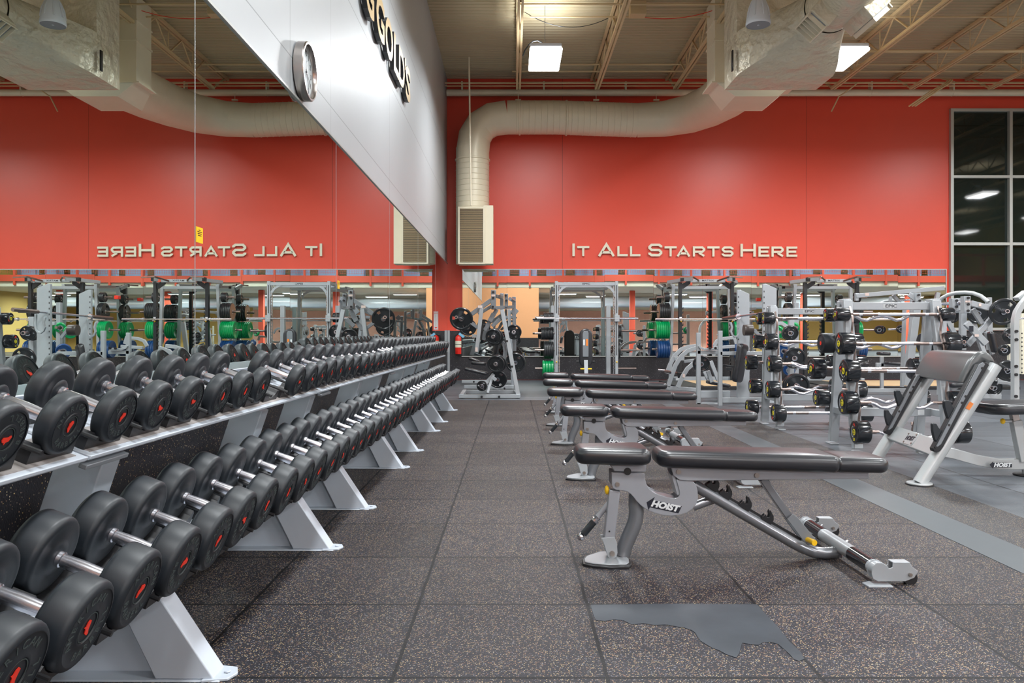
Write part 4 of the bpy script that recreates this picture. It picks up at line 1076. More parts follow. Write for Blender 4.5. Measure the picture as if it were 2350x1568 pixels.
def barbell(D, L, ez=False, T=.115, urethane=True, side=-1):
    """bar centred at origin along x; the two heads with printed ends"""
    r = empty('fixed_barbell', (0, 0, 0)); b_ = MB(); h = L/2-T*.5
    if ez:
        pts = [(-h, 0, 0), (-.30, 0, 0), (-.24, 0, -.004), (-.18, side*.006, -.038), (-.13, side*.008, -.045), (-.05, side*.004, -.016), (0, 0, -.006), (.05, side*.004, -.016), (.13, side*.008, -.045), (.18, side*.006, -.038), (.24, 0, -.004), (.30, 0, 0), (h, 0, 0)]
        pts = [(p[0], p[1], p[2]+.0) for p in pts]
        sm = []
        for i in range(len(pts)-1):
            a = Vector(pts[i]); c = Vector(pts[i+1]); sm.append(a); sm.append(a.lerp(c, .5))
        sm.append(Vector(pts[-1])); b_.tube(sm, .0145, 14)
    else: b_.tube([(-h, 0, 0), (h, 0, 0)], .0145, 14)
    b_.build('bar', M['chrome'], r, sharp=70)
    for x0, x1 in ((-.36, -.26), (.25, .35)) if ez else ((-.36, -.30), (-.27, -.14), (.13, .26), (.29, .36)): MB().tube([(x0, 0, 0), (x1, 0, 0)], .0151, 14).build('knurled_grip', M['worn_chrome'], r)
    R = D/2
    for sd in (-1, 1):
        Mx = Matrix.Translation((sd*(L/2-T), 0, 0)) @ FACE((0, 0, 0), (sd, 0, 0))
        pr = [(.018, 0), (R*.8, 0), (R-.006, .002), (R-.001, .008), (R, .014), (R, T-.012), (R-.002, T-.004), (R-.008, T), (R*.80, T), (R*.78, T-.002), (R*.5, T-.002), (R*.47, T), (.0001, T)]
        if urethane:
            hd = MB().lathe(pr, Mx, 40).build('head', M['gloss_black'], r, sharp=40)
            Fm = Mx @ Matrix.Translation((0, 0, T+.0004))
            MB().lathe([(.0001, .001), (R*.27, .001), (R*.28, 0)], Fm, 24).build('yellow_roundel', M['ylogo'], hd, smooth=False)
            bm = MB()
            for a_, b2, wd in (((-.2, -.15), (.2, -.15), .05), ((-.2, .12), (.2, .12), .05), ((0, -.24), (0, .25), .05), ((-.12, .2), (.12, .2), .04)):
                p0 = Fm @ Vector((a_[0]*R*.8, a_[1]*R*.8, .0014)); p1 = Fm @ Vector((b2[0]*R*.8, b2[1]*R*.8, .0014)); bm.bar(p0, p1, wd*R, .0006, up=(sd, 0, 0))
            bm.build('roundel_figure', M['black_bolt'], hd, smooth=False)
            rm = MB(); rm.prism([(-.26*R, .52*R), (.02*R, .84*R), (.26*R, .52*R), (.12*R, .52*R), (.02*R, .68*R), (-.10*R, .60*R)], .0008, Fm); rm.build('red_mark', M['rlogo'], hd, smooth=False)
            me = glyphs('50', R*.34, .0004); nm_ = MB(); nm_.mesh(me, Fm @ Matrix.Translation((0, -.66*R, 0))); bpy.data.meshes.remove(me); nm_.build('weight_number', M['ylogo'], hd, smooth=False)
            ar = MB()
            for a0, a1 in ((100, 250),):
                pts = [Fm @ Vector((R*.52*cos(radians(a)), R*.52*sin(radians(a)), .0006)) for a in range(a0, a1, 12)]; ar.path(pts, .0022, .0008, up=(sd, 0, 0))
            ar.build('white_arc', M['white_letter'], hd, smooth=False)
        else:
            hd = MB().lathe(pr, Mx, 40).build('head', M['rubber'], r, sharp=40)
            Fm = Mx @ Matrix.Translation((0, 0, T+.0004)); MB().lathe([(.0001, .001), (R*.2, .001), (R*.2, 0)], Fm, 18).build('emblem', M['rlogo'], hd, smooth=False)
    return r
bb = {}
def get_bb(D, L, ez, ur, side):
    k = (round(D, 3), round(L, 2), ez, ur, side)
    if k not in bb: bb[k] = [snapshot(barbell(D, L, ez, .115, ur, side)), False]
    sn, used = bb[k]
    if not used: bb[k][1] = True; return sn[0]
    return copy_tree(sn)
ar_ = aframe(); AS = snapshot(ar_)
LVN = ['top', 'second', 'middle', 'fourth', 'bottom']
for i, (X, Y, nm_) in enumerate(((3.255, 6.84, 'nearer'), (3.145, 8.42, 'farther'))):
    o = ar_ if i == 0 else copy_tree(AS); o.location = (X, Y, 0)
    tag(o, 'grey two-sided A-frame barbell rack holding fixed barbells, the %s of the two' % nm_, 'barbell rack', 'barbell racks right of the benches')
    DD = ([(.116, 0, 1), (.190, 0, 1), (.196, 0, 1), (.196, 1, 1), (.188, 1, 1)], [(.118, 1, 1), (.178, 1, 0), (.190, 0, 1), (.150, 1, 1), None]) if i == 0 else \
         ([(.130, 0, 1), (.178, 0, 1), (.180, 1, 1), (.180, 1, 1), (.180, 0, 1)], [(.130, 0, 1), (.150, 1, 1), (.165, 1, 1), (.160, 1, 1), (.165, 0, 1)])
    for sd, lst in ((-1, DD[0]), (1, DD[1])):
        for k, it in enumerate(lst):
            if it is None: continue
            D, ez, ur = it; z, yl = LV[k]
            d = get_bb(D, 1.0 if not (k == 4 and i == 0) else .93, bool(ez), bool(ur), sd)
            dx = [-.01, 0, .02, -.01, .03][k] if sd < 0 else [0, -.02, -.09, -.03, -.05][k]
            d.location = (X+dx, Y+sd*yl, z+.001); d.rotation_euler = (random.uniform(0, 6.28) if not ez else 0, 0, 0)
            tag(d, '%s %s on the %s level of the %s barbell rack, %s side' % ('glossy black' if ur else 'matt black', 'curl bar' if ez else 'straight barbell', LVN[k], nm_, 'front' if sd < 0 else 'rear'),
                'barbell', 'fixed barbells on the A-frame racks')
# ================================================================== PREACHER CURL BENCH
def preacher():
    r = empty('preacher_curl_bench', (2.95, 5.6, 0), label='silver preacher curl bench with black curved arm pad and hooks, right foreground', cat='bench')
    SH = Vector((.12, .90, 0))
    def leg(off, nm_):
        a = P(2110, 1112, 5.15); a.z = .012; b_ = P(2284, 838, 5.15)
        a += off; b_ += off
        far_ = nm_ == 'far'
        if far_: b_ = a.lerp(b_, .86)
        MB().tube([a, b_], .043, 28).build('leg_tube', M['white_steel'], r, world=True)
        MB().tube([b_-(b_-a).normalized()*.001, b_+(b_-a).normalized()*.006], .045, 28).build('tube_cap', M['plastic'], r, world=True)
        MB().lathe([(.0001, 0), (.082, 0), (.085, .006), (.083, .012), (.0001, .012)], Matrix.Translation((a.x, a.y, 0)), 32).build('foot_rubber', M['plastic'], r, world=True)
        MB().lathe([(.0001, .012), (.078, .012), (.076, .018), (.0001, .018)], Matrix.Translation((a.x, a.y, 0)), 32).build('foot_plate', M['white_steel'], r, world=True)
        c2 = lambda x, y, Y=5.11: P(1980+x*.236, 780+y*.236, Y)
        XZ = lambda y: Matrix(((1,0,0,0),(0,0,-1,y),(0,1,0,0),(0,0,0,1)))
        q = ([(1012,420),(1050,402),(1090,407),(1105,427)] if far_ else [(1100,235),(1150,212),(1195,225),(1210,245)])+[(985,625),(765,1040),(735,1080),(700,1092),(672,1082),(665,1055),(680,1030)]
        poly = [(v.x+off.x, v.z) for v in reversed([c2(*t_) for t_ in q])]
        MB().prism(poly, .046, XZ(5.11+off.y)).build('bar_rail', M['black_steel'], r, world=True, bev=.003)
        q = ([(1020,410),(1050,405),(1066,415)] if far_ else [(1108,235),(1145,220),(1165,235)])+[(955,600),(740,1010),(700,1040),(690,1035)]
        poly = [(v.x+off.x, v.z) for v in reversed([c2(*t_) for t_ in q])]
        MB().prism(poly, .034, XZ(5.098+off.y)).build('rail_insert', M['silver_d'], r, world=True, bev=.002)
        for q in ([(668,820),(676,810),(705,812),(725,850),(748,875),(775,882),(802,868),(775,930),(752,985),(728,1002),(700,990),(684,950),(670,880)],
                  [(783,600),(795,588),(835,590),(850,622),(868,655),(893,665),(930,645),(900,710),(870,765),(845,792),(818,765),(800,700),(786,650)]):
            poly = [(v.x+off.x, v.z) for v in reversed([c2(*t_) for t_ in q])]
            MB().prism(poly, .030, XZ(5.11+off.y)).build('bar_hook', M['rubber'], r, world=True, bev=.003)
        for t_ in ((975,548),(940,610),(815,825),(692,1042))+(() if far_ else ((1135,275),)):
            v = c2(*t_); MB().cyl((v.x+off.x, 5.086+off.y, v.z), (v.x+off.x, 5.080+off.y, v.z), .0085, 12).build('rail_bolt', M['plastic'], r, world=True)
        return a, b_
    a0, b0 = leg(Vector((0, 0, 0)), 'near'); a1, b1 = leg(SH, 'far')
    ld = (b0-a0).normalized(); nrm = Vector((-ld.z, 0, ld.x))
    q0 = a0+ld*.255; q1 = a1+ld*.255
    cb = MB(); cb.bar(q0, q1, .115, .05, up=nrm); cb.build('cross_beam', M['white_steel'], r, world=True, bev=.006)
    side = (q1-q0).normalized(); nrm = (nrm-side*nrm.dot(side)).normalized(); mid = q0.lerp(q1, .52)+nrm*.0265
    Mb = FACE(mid, nrm, ld)
    bd = MB(); bd.prism([(-.085,-.045),(.085,-.05),(.10,0),(.085,.05),(-.085,.045)], .004, Mb); bdo = bd.build('badge_plate', M['white_steel'], r, world=True, bev=.001)
    bt = MB()
    for x, y in ((-.065,-.033),(.07,-.036),(-.065,.033),(.07,.036)): bt.cyl(Mb @ Vector((x, y, .002)), Mb @ Vector((x, y, .007)), .007, 10)
    bt.build('badge_bolt', M['bolt'], r, world=True)
    me = glyphs('HOIST', .045, .0005, 'CENTER', 1.1, .002); t_ = MB(); t_.mesh(me, Mb @ Matrix.Translation((0, 0, .0035)) @ Matrix(((1,.25,0,0),(0,1,0,0),(0,0,1,0),(0,0,0,1)))); bpy.data.meshes.remove(me)
    t_.build('badge_lettering', M['dark_letter'], r, world=True, smooth=False)
    # main beam to the seat
    bm = MB(); pts = [q0.lerp(q1, .5)+Vector((.02, 0, -.05)), Vector((3.10, 5.58, .145)), Vector((3.26, 5.55, .10)), Vector((3.40, 5.52, .078)), Vector((3.95, 5.50, .078))]
    bm.path(pts, .072, .05, up=(0, 1, 0)); bmo = bm.build('main_beam', M['white_steel'], r, world=True, bev=.004)
    p = P(2300, 1072, 5.47); Mt = FACE((p.x, 5.474, .079), (0, -1, 0))
    hx = MB(); hx.prism([(-.085,0),(-.06,.024),(-.06,.014),(.07,.014),(.07,-.018),(-.06,-.018),(-.06,-.028)], .0006, Mt); hx.build('logo_backing', M['dark_letter'], r, world=True, smooth=False)
    me = glyphs('HOIST', .036, .0004, 'CENTER', 1.15, .002); t_ = MB(); t_.mesh(me, Mt @ Matrix.Translation((.006, -.002, .0008)) @ Matrix(((1,.25,0,0),(0,1,0,0),(0,0,1,0),(0,0,0,1)))); bpy.data.meshes.remove(me)
    t_.build('logo_lettering', M['white_letter'], r, world=True, smooth=False)
    MB().cyl((3.0, 5.553, .158), (3.0, 5.543, .158), .010, 12).build('beam_bolt', M['bolt'], r, world=True)
    MB().lathe([(.0001, 0), (.082, 0), (.085, .006), (.083, .012), (.0001, .014)], Matrix.Translation((3.58, 5.5, 0)), 32).build('foot_rubber', M['plastic'], r, world=True)
    MB().cyl((3.58, 5.5, .012), (3.58, 5.5, .05), .03, 16).build('foot_stem', M['silver'], r, world=True)
    MB().bar((3.555, 5.5, .10), (3.50, 5.5, .385), .062, .055, up=(0, 1, 0)).build('seat_post', M['white_steel'], r, world=True, bev=.004)
    MB().bar((3.50, 5.5, .37), (3.485, 5.5, .45), .045, .042, up=(0, 1, 0)).build('inner_post', M['steel'], r, world=True, bev=.002)
    k = P(2309, 968, 5.47); MB().sphere((k.x-.005, 5.5, k.z), .020, 16, sc=(.75, 1, 1)).build('adjuster_knob', M['yellow'], r, world=True)
    MB().cyl((k.x, 5.5, k.z), (3.49, 5.5, k.z), .012, 12).build('knob_stem', M['white_steel'], r, world=True)
    MB().pillow(rrect(-.33, .27, -.17, .17, .12, .06), .075, .03, Matrix.Translation((3.58, 5.5, .442)) @ Matrix.Rotation(radians(-2), 4, 'Y'), dome=.01).build('seat_pad', M['vinyl'], r, world=True)
    # arm pad: curved section lofted from the near end to the far end
    near = [(2202,876),(2206,862),(2216,844),(2225,828),(2236,815),(2247,808),(2258,806),(2268,808),(2277,814),(2285,826),(2290,842)]
    outer = [P(x, y, 5.13) for x, y in near]; outer = [Vector((p.x, 0, p.z)) for p in outer]
    n = len(outer); inner = []
    for i, p in enumerate(outer):
        t_ = (outer[min(n-1, i+1)]-outer[max(0, i-1)]).normalized(); nn = Vector((t_.z, 0, -t_.x)); inner.append(p+nn*.075)
    sec = outer+list(reversed(inner)); m_ = len(sec); cen = [outer[i].lerp(inner[i], .5) for i in range(n)]; cen = cen+list(reversed(cen))
    L = MB(); ys = [(0, .45), (.006, .72), (.018, .9), (.04, 1), (.5, 1), (.96, 1), (.982, .9), (.994, .72), (1, .45)]; vs = []
    for q, s_ in ys:
        sh = Vector((.008+.20*q, 5.145+.985*q, -.012*q))
        for i in range(m_): vs.append(cen[i]+(sec[i]-cen[i])*s_+sh)
    fs = []
    for k_ in range(len(ys)-1):
        for i in range(m_):
            a = k_*m_+i; b_ = k_*m_+(i+1) % m_; fs.append((a, a+m_, b_+m_, b_))
    fs.append(tuple(range(m_))); e = (len(ys)-1)*m_; fs.append(tuple(reversed(range(e, e+m_))))
    L.add(vs, fs); L.build('arm_pad', M['vinyl_sheen'], r, world=True, sharp=75)
    bp2 = MB(); c0 = cen[4]+Vector((.03, 5.16, -.05)); c1 = cen[4]+Vector((.23, 6.05, -.06)); bp2.bar(c0, c1, .16, .03, up=(-.6, 0, .8)); bp2.build('pad_backing', M['black_steel'], r, world=True)
    lb = P(2228, 932, 5.10); Ml = FACE((lb.x-.004, lb.y+.0065, lb.z), Vector((-.3, -1, .12)), ld); MB().box((0, 0, 0), (.026, .05, .001), Ml).build('warning_label', M['orange'], r, world=True, smooth=False)
preacher()

# ================================================================== WEIGHT PLATES
plate_protos = {}
def plate_mesh(kind, R, T):
    k = (kind, round(R, 3), round(T, 3))
    if k in plate_protos: return plate_protos[k]
    mb = MB(); RX = Matrix.Rotation(pi/2, 4, 'Y')
    if kind in ('green', 'blue', 'black', 'tan'):
        e = T*.2
        mb.lathe([(.026, -T/2), (R*.28, -T/2), (R*.30, -T/2+.003), (R*.80, -T/2+.003), (R*.83, -T/2), (R-e, -T/2), (R, -T/2+e), (R, T/2-e), (R-e, T/2), (R*.83, T/2), (R*.80, T/2-.003), (R*.30, T/2-.003), (R*.28, T/2), (.026, T/2), (.026, -T/2)], RX, 40, 0, close=False)
        mb.lathe([(.025, -T/2-.001), (.045, -T/2-.001), (.045, T/2+.001), (.025, T/2+.001)], RX, 24, 1, close=False)
        if kind == 'tan': mb.lathe([(.045, -T/2-.0012), (R*.93, -T/2-.0012), (R*.93, -T/2+.002)], RX, 36, 2, close=False)
        ms = [M['iron'] if kind in ('black', 'tan') else M[kind], M['chrome'], M['tan_plate']]
    else:
        mb.lathe([(R*.79, -T*.28), (R*.85, -T/2), (R*.97, -T/2), (R, -T*.3), (R, T*.3), (R*.97, T/2), (R*.85, T/2), (R*.79, T*.28), (R*.79, -T*.28)], RX, 40, 0, close=False)
        mb.lathe([(.026, -T*.5), (R*.24, -T*.5), (R*.27, -T*.3), (R*.54, -T*.28), (R*.54, T*.28), (R*.27, T*.3), (R*.24, T*.5), (.026, T*.5), (.026, -T*.5)], RX, 32, 0, close=False)
        for j in range(3):
            a0 = j*2*pi/3+.3; a1 = a0+radians(94); ns = 7; vs = []; fs = []
            for i in range(ns+1):
                a = a0+(a1-a0)*i/ns
                for rr, xx in ((R*.50, -T*.28), (R*.82, -T*.28), (R*.82, T*.28), (R*.50, T*.28)): vs.append((xx, rr*cos(a), rr*sin(a)))
            for i in range(ns):
                b_ = i*4
                for c in range(4): fs.append((b_+c, b_+(c+1) % 4, b_+4+(c+1) % 4, b_+4+c))
            fs.append((3, 2, 1, 0)); e = ns*4; fs.append((e, e+1, e+2, e+3)); mb.add(vs, fs)
        mb.lathe([(.025, -T/2-.001), (.036, -T/2-.001), (.036, T/2+.001), (.025, T/2+.001)], RX, 20, 1, close=False)
        ms = [M['iron'], M['chrome']]
    me = bpy.data.meshes.new('weight_plate'); me.from_pydata(mb.v, [], mb.f)
    for m_ in ms: me.materials.append(m_)
    me.polygons.foreach_set('material_index', mb.m); me.validate(); me.shade_smooth(); me.set_sharp_from_angle(angle=radians(35))
    plate_protos[k] = me; return me
def plate(kind, R, T, loc, label, group, rz=0.0, rx=None):
    o = bpy.data.objects.new('weight_plate', plate_mesh(kind, R, T)); col.objects.link(o)
    o.location = loc; o.rotation_mode = 'ZYX'; o.rotation_euler = (random.uniform(0, 6.28) if rx is None else rx, 0, rz)
    return tag(o, label, 'weight plate', group)
CN = {'green': 'green bumper plate', 'blue': 'blue bumper plate', 'black': 'black bumper plate', 'tan': 'tan-faced bumper plate', 'iron': 'black iron grip plate'}
def stack(kind, R, T, n, origin, direc, where, group):
    """n plates pushed on a horn from the frame outwards along +-x"""
    for i in range(n):
        lab = '%s, %s, %s' % (CN[kind], where, 'outermost' if i == n-1 else nth(n-1-i)+' from outer end') if n > 1 else '%s, %s' % (CN[kind], where)
        plate(kind, R, T, (origin[0]+direc*(T*(i+.5)+.001*i), origin[1], origin[2]), lab, group)

# ================================================================== POWER RACKS
def power_rack():
    r = empty('power_rack', (0, 0, 0)); U = .525
    for s in (-1, 1):
        f = MB(); f.box((s*U, 0, 1.02), (.065, .085, 2.02)); fu = f.build('front_upright', M['black_steel'], r, bev=.004)
        k = MB()
        for i in range(16): k.box((s*(U-.043), -.012, .25+i*.083), (.026, .05, .026)); k.box((s*(U-.054), -.03, .265+i*.083), (.008, .02, .04))
        k.build('catch_tooth', M['black_steel'], r, smooth=False)
        f = MB(); f.path([(s*.64, .42, .04), (s*.62, .44, .9), (s*.575, .43, 2.02)], .06, .075, up=(0, 1, 0)); f.box((s*.65, .42, .02), (.08, .16, .04)); f.build('rear_post', M['silver'], r, bev=.004)
        f = MB(); f.box((s*.60, .2, .05), (.07, .62, .09)); f.build('base_rail', M['silver'], r, bev=.004)
        f = MB(); f.path([(s*.62, .42, 1.98), (s*.70, .30, 2.055), (s*.50, -.10, 2.075), (s*.36, -.32, 2.075)], .055, .07, up=(0, 0, 1)); f.build('top_arm', M['silver'], r, bev=.003)
        f = MB(); f.box((s*.50, -.13, 2.085), (.09, .09, .075)); f.build('end_cap', M['black_steel'], r, bev=.004)
        f = MB(); f.prism([(0, 0), (.06, 0), (.20, .10), (.20, .16), (.14, .16), (.0, .07)], .05, Matrix.Translation((s*U, -.0, 1.90)) @ Matrix(((-s,0,0,0),(0,0,1,0),(0,1,0,0),(0,0,0,1)))); f.build('gusset', M['black_steel'], r, bev=.003)
        f = MB(); f.tube([(s*.19, -.17, 2.05), (s*.22, -.24, 2.065), (s*.36, -.40, 2.115)], .018, 12); f.tube([(s*.36, -.40, 2.115), (s*.62, -.42, 2.10)], .014, 10); f.build('pull_up_grip', M['worn_chrome'], r)
        for z, ln in ((1.75, .30), (1.45, .42), (1.07, .46), (.67, .40)):
            MB().cyl((s*.61, .43, z), (s*(.62+ln), .43, z), .024, 14).build('plate_horn', M['worn_chrome'], r)
        hk = MB(); hk.path([(s*(U), -.045, 1.33), (s*U, -.05, 1.265), (s*U, -.10, 1.255), (s*U, -.115, 1.30)], .012, .05, up=(1, 0, 0)); hk.build('bar_catch', M['chrome'], r, bev=.002)
        MB().sphere((s*(U-.01), -.06, 1.24), .016, 12).build('yellow_knob', M['yellow'], r)
    MB().box((0, .43, 1.95), (1.15, .05, .06)).build('rear_beam', M['silver'], r, bev=.003); MB().box((0, .43, .06), (1.2, .06, .08)).build('base_beam', M['silver'], r, bev=.003); bo = MB().box((0, -.13, 2.055), (.70, .05, .065)).build('cross_beam', M['silver'], r, bev=.003)
    text_obj('lettering', 'MATRIX', .050, FACE((0, -.1562, 2.055), (0, -1, 0)), M['dark_letter'], bo, sx=1.35, off=.0003)
    return r
pr_ = power_rack(); PS = snapshot(pr_)
for i, X in enumerate((3.93, 6.46)):
    o = pr_ if i == 0 else copy_tree(PS); o.location = (X, 16.02, 0)
    wh = 'left' if i == 0 else 'right'
    tag(o, 'black and grey power rack by the back mirror, the %s of two' % wh, 'power rack', 'power racks by the back mirror')
    for s in (-1, 1):
        sd = 'left' if s < 0 else 'right'; ox = X+s*.665; y = 16.45
        spec = [('iron', .105, .024, 4, 1.75), ('tan' if (i == 0 and s < 0) else 'iron', .185, .036, 6 if i == 0 else 3, 1.45), ('green', .183, .040 if i == 0 else .036, (7 if s < 0 else 5) if i == 0 else (5 if s < 0 else 3), 1.07), ('blue', .182, .05, 5 if s < 0 else 4, .67)]
        for kd, R, T, n, z in spec:
            k2 = kd
            stack(k2, R, T, n, (ox, y, z-.001), s, '%s side of %s power rack, %s horn' % (sd, wh, {1.75: 'top', 1.45: 'second', 1.07: 'third', .67: 'lowest'}[z]), 'plates stored on the power racks')
    b_ = empty('olympic_barbell', (X+.06, 15.935, 1.285), label='steel barbell racked across the %s power rack' % wh, cat='barbell', group='olympic barbells on racks')
    MB().tube([(-.66, 0, 0), (.66, 0, 0)], .014, 12).build('bar', M['chrome'], b_)
    for s in (-1, 1): MB().lathe([(.0001, 0), (.036, 0), (.036, .03), (.025, .032), (.025, .44), (.0001, .44)], Matrix.Translation((s*.66, 0, 0)) @ Matrix.Rotation(s*pi/2, 4, 'Y'), 16).build('sleeve', M['chrome'], b_)
tag(MB().box((6.46+.68-2.08+.36, 16.40, 1.745), (.09, .11, .075)).build('collar_clamp', M['rlogo'], None, bev=.008), 'bright red clamp on the right power rack plate horn', 'clamp')
# two lifting platforms
for X, wh, x0, x1 in ((4.4, 'left', 2.95, 5.6), (7.4, 'right', 5.7, 9.0)):
    o = empty('lifting_platform', ((x0+x1)/2, 14.9, 0), label='low lifting platform with pale wood centre in front of the %s power rack' % wh, cat='platform', group='lifting platforms')
    MB().box(((x0+x1)/2, 14.95, .028), (x1-x0, 1.9, .050)).build('rubber_frame', M['plastic'], o, world=True, bev=.004)
    MB().box(((x0+x1)/2+.1, 15.02, .056), (x1-x0-.8, 1.62, .006)).build('wood_deck', M['wood'], o, world=True, smooth=False)

# ================================================================== SMITH MACHINE
sm = empty('smith_machine', (1.48, 16.0, 0), label='tall grey smith machine frame with arched braces in front of the back mirror', cat='smith machine')
SX0, SX1, SY = .886, 2.085, 15.78
for X in (SX0, SX1):
    MB().box((X, SY, 1.03), (.058, .075, 2.02)).build('front_upright', M['silver'], sm, world=True, bev=.004)
    MB().box((X, SY-.0382, 1.68), (.016, .004, .56)).build('guide_slot', M['plastic'], sm, world=True, smooth=False)
    MB().box((X, SY-.0382, .95), (.016, .004, .78)).build('guide_slot', M['plastic'], sm, world=True, smooth=False)
    MB().box((X-.03 if X < 1.5 else X-.085, 16.45, .80), (.09, .10, 1.55)).build('rear_upright', M['silver'], sm, world=True, bev=.006)
    MB().box((X-.03, 16.1, .06), (.07, .8, .10)).build('base_rail', M['silver'], sm, world=True, bev=.004)
    MB().box((X, 16.1, 2.0), (.05, .66, .06)).build('top_side_rail', M['silver'], sm, world=True, bev=.004)
    s = 1 if X < 1.5 else -1
    g = MB(); g.path([(X+s*.03, SY-.005, 1.73), (X+s*.055, SY-.005, 1.82), (X+s*.12, SY-.005, 1.90), (X+s*.21, SY-.005, 1.955), (X+s*.30, SY-.005, 1.985)], .045, .03, up=(0, 1, 0)); g.build('arched_brace', M['silver'], sm, world=True, sharp=60)
    MB().tube([(X+s*.055, SY+.03, .15), (X+s*.055, SY+.03, 1.98)], .012, 10).build('guide_rod', M['chrome'], sm, world=True)
    ch = MB()
    for i in range(26): ch.box((X+s*.05, SY-.02, .3+i*.06), (.012, .012, .028))
    ch.build('catch_peg', M['steel'], sm, world=True, smooth=False)
    MB().sphere((X, SY-.05, P(0, 831, SY).z), .016, 12).build('yellow_knob', M['yellow'], sm, world=True)
    for z in (1.05, .66, .29) if X > 1.5 else (1.32, 1.0, .66, .29):
        MB().cyl((X-s*.03, 15.95, z), (X-s*.42, 15.95, z), .022, 12).build('plate_horn', M['worn_chrome'], sm, world=True)
tb = MB().box(((SX0+SX1)/2, SY, 1.985), (SX1-SX0-.05, .05, .065)).build('top_beam', M['silver'], sm, world=True, bev=.003)
MB().box(((SX0+SX1)/2, 16.42, 1.98), (SX1-SX0, .05, .06)).build('rear_beam', M['silver'], sm, world=True, bev=.003)
me = glyphs('EPIC', .05, .0005, 'CENTER', 1.6, .001); t_ = MB(); t_.mesh(me, FACE((1.48, SY-.0256, 1.985), (0, -1, 0))); bpy.data.meshes.remove(me); t_.build('lettering', M['dark_letter'], sm, world=True, smooth=False)
bz = P(0, 731, 15.72).z
MB().tube([(.70, 15.70, bz), (2.28, 15.70, bz)], .016, 12).build('guided_bar', M['chrome'], sm, world=True)
for X0, X1 in ((.49, .84), (2.13, 2.50)): MB().tube([(X0, 15.70, bz), (X1, 15.70, bz)], .025, 14).build('bar_sleeve', M['chrome'], sm, world=True)
for X in (SX0, SX1): MB().box((X, 15.715, bz), (.10, .06, .13)).build('bar_carriage', M['silver'], sm, world=True, bev=.005)
for kd, R, T, n, z, nm_ in (('iron', .10, .024, 8, 1.32, 'top'), ('iron', .13, .030, 8, 1.0, 'second'), ('iron', .175, .038, 5, .66, 'third'), ('green', .165, .055, 4, .29, 'lowest')):
    stack(kd, R, T, n, (SX0-.05, 15.95, z-.001), -1, 'left side of smith machine, %s horn' % nm_, 'plates stored on the smith machine')
for kd, R, T, n, z, nm_ in (('iron', .12, .03, 2, 1.05, 'upper'), ('iron', .17, .038, 1, .66, 'middle')):
    stack(kd, R, T, n, (SX1+.05, 15.95, z-.001), 1, 'right side of smith machine, %s horn' % nm_, 'plates stored on the smith machine')

# upright bench standing in the smith machine, seen from behind
ub = empty('incline_bench', (1.36, 14.7, 0), label='adjustable bench with its black pad raised upright, inside the smith machine', cat='bench')
MB().pillow(rrect(-.125, .125, -.36, .36, .12, .12), .06, .025, FACE((P(1345, 0, 14.7).x, 14.72, P(0, 799, 14.7).z), (0, 1, -.0))).build('back_pad', M['vinyl'], ub, world=True)
cx_ = P(1345, 0, 14.6).x
bk = MB(); bk.prism([(-.055,-.18),(.055,-.18),(.055,.26),(.035,.30),(-.035,.30),(-.055,.26)], .02, FACE((cx_, 14.70, P(0, 797, 14.7).z), (0, -1, 0))); bk.build('spine_plate', M['silver_d'], ub, world=True, bev=.004)
MB().box((cx_+.025, 14.688, P(0, 786, 14.7).z), (.036, .002, .13)).build('warning_label', M['orange'], ub, world=True, smooth=False)
MB().box((cx_-.03, 14.688, P(0, 786, 14.7).z), (.032, .002, .11)).build('paper_label', M['white_letter'], ub, world=True, smooth=False)
MB().bar((cx_, 14.66, .50), (cx_, 14.55, .08), .07, .05).build('strut', M['silver'], ub, world=True, bev=.004)
for s in (-1, 1):
    MB().cyl((cx_+s*.03, 14.6, P(0, 847, 14.6).z), (cx_+s*.105, 14.6, P(0, 847, 14.6).z), .013, 12).build('release_handle', M['yellow'], ub, world=True)
    MB().cyl((cx_+s*.13, 14.7, P(0, 830, 14.7).z), (cx_+s*.17, 14.7, P(0, 830, 14.7).z), .022, 12).build('side_wheel', M['black_bolt'], ub, world=True)
MB().box((cx_, 14.6, .05), (.5, .07, .07)).build('base_tube', M['silver'], ub, world=True, bev=.004)
MB().box((cx_, 15.0, .06), (.07, .8, .06)).build('base_spine', M['silver'], ub, world=True, bev=.004)

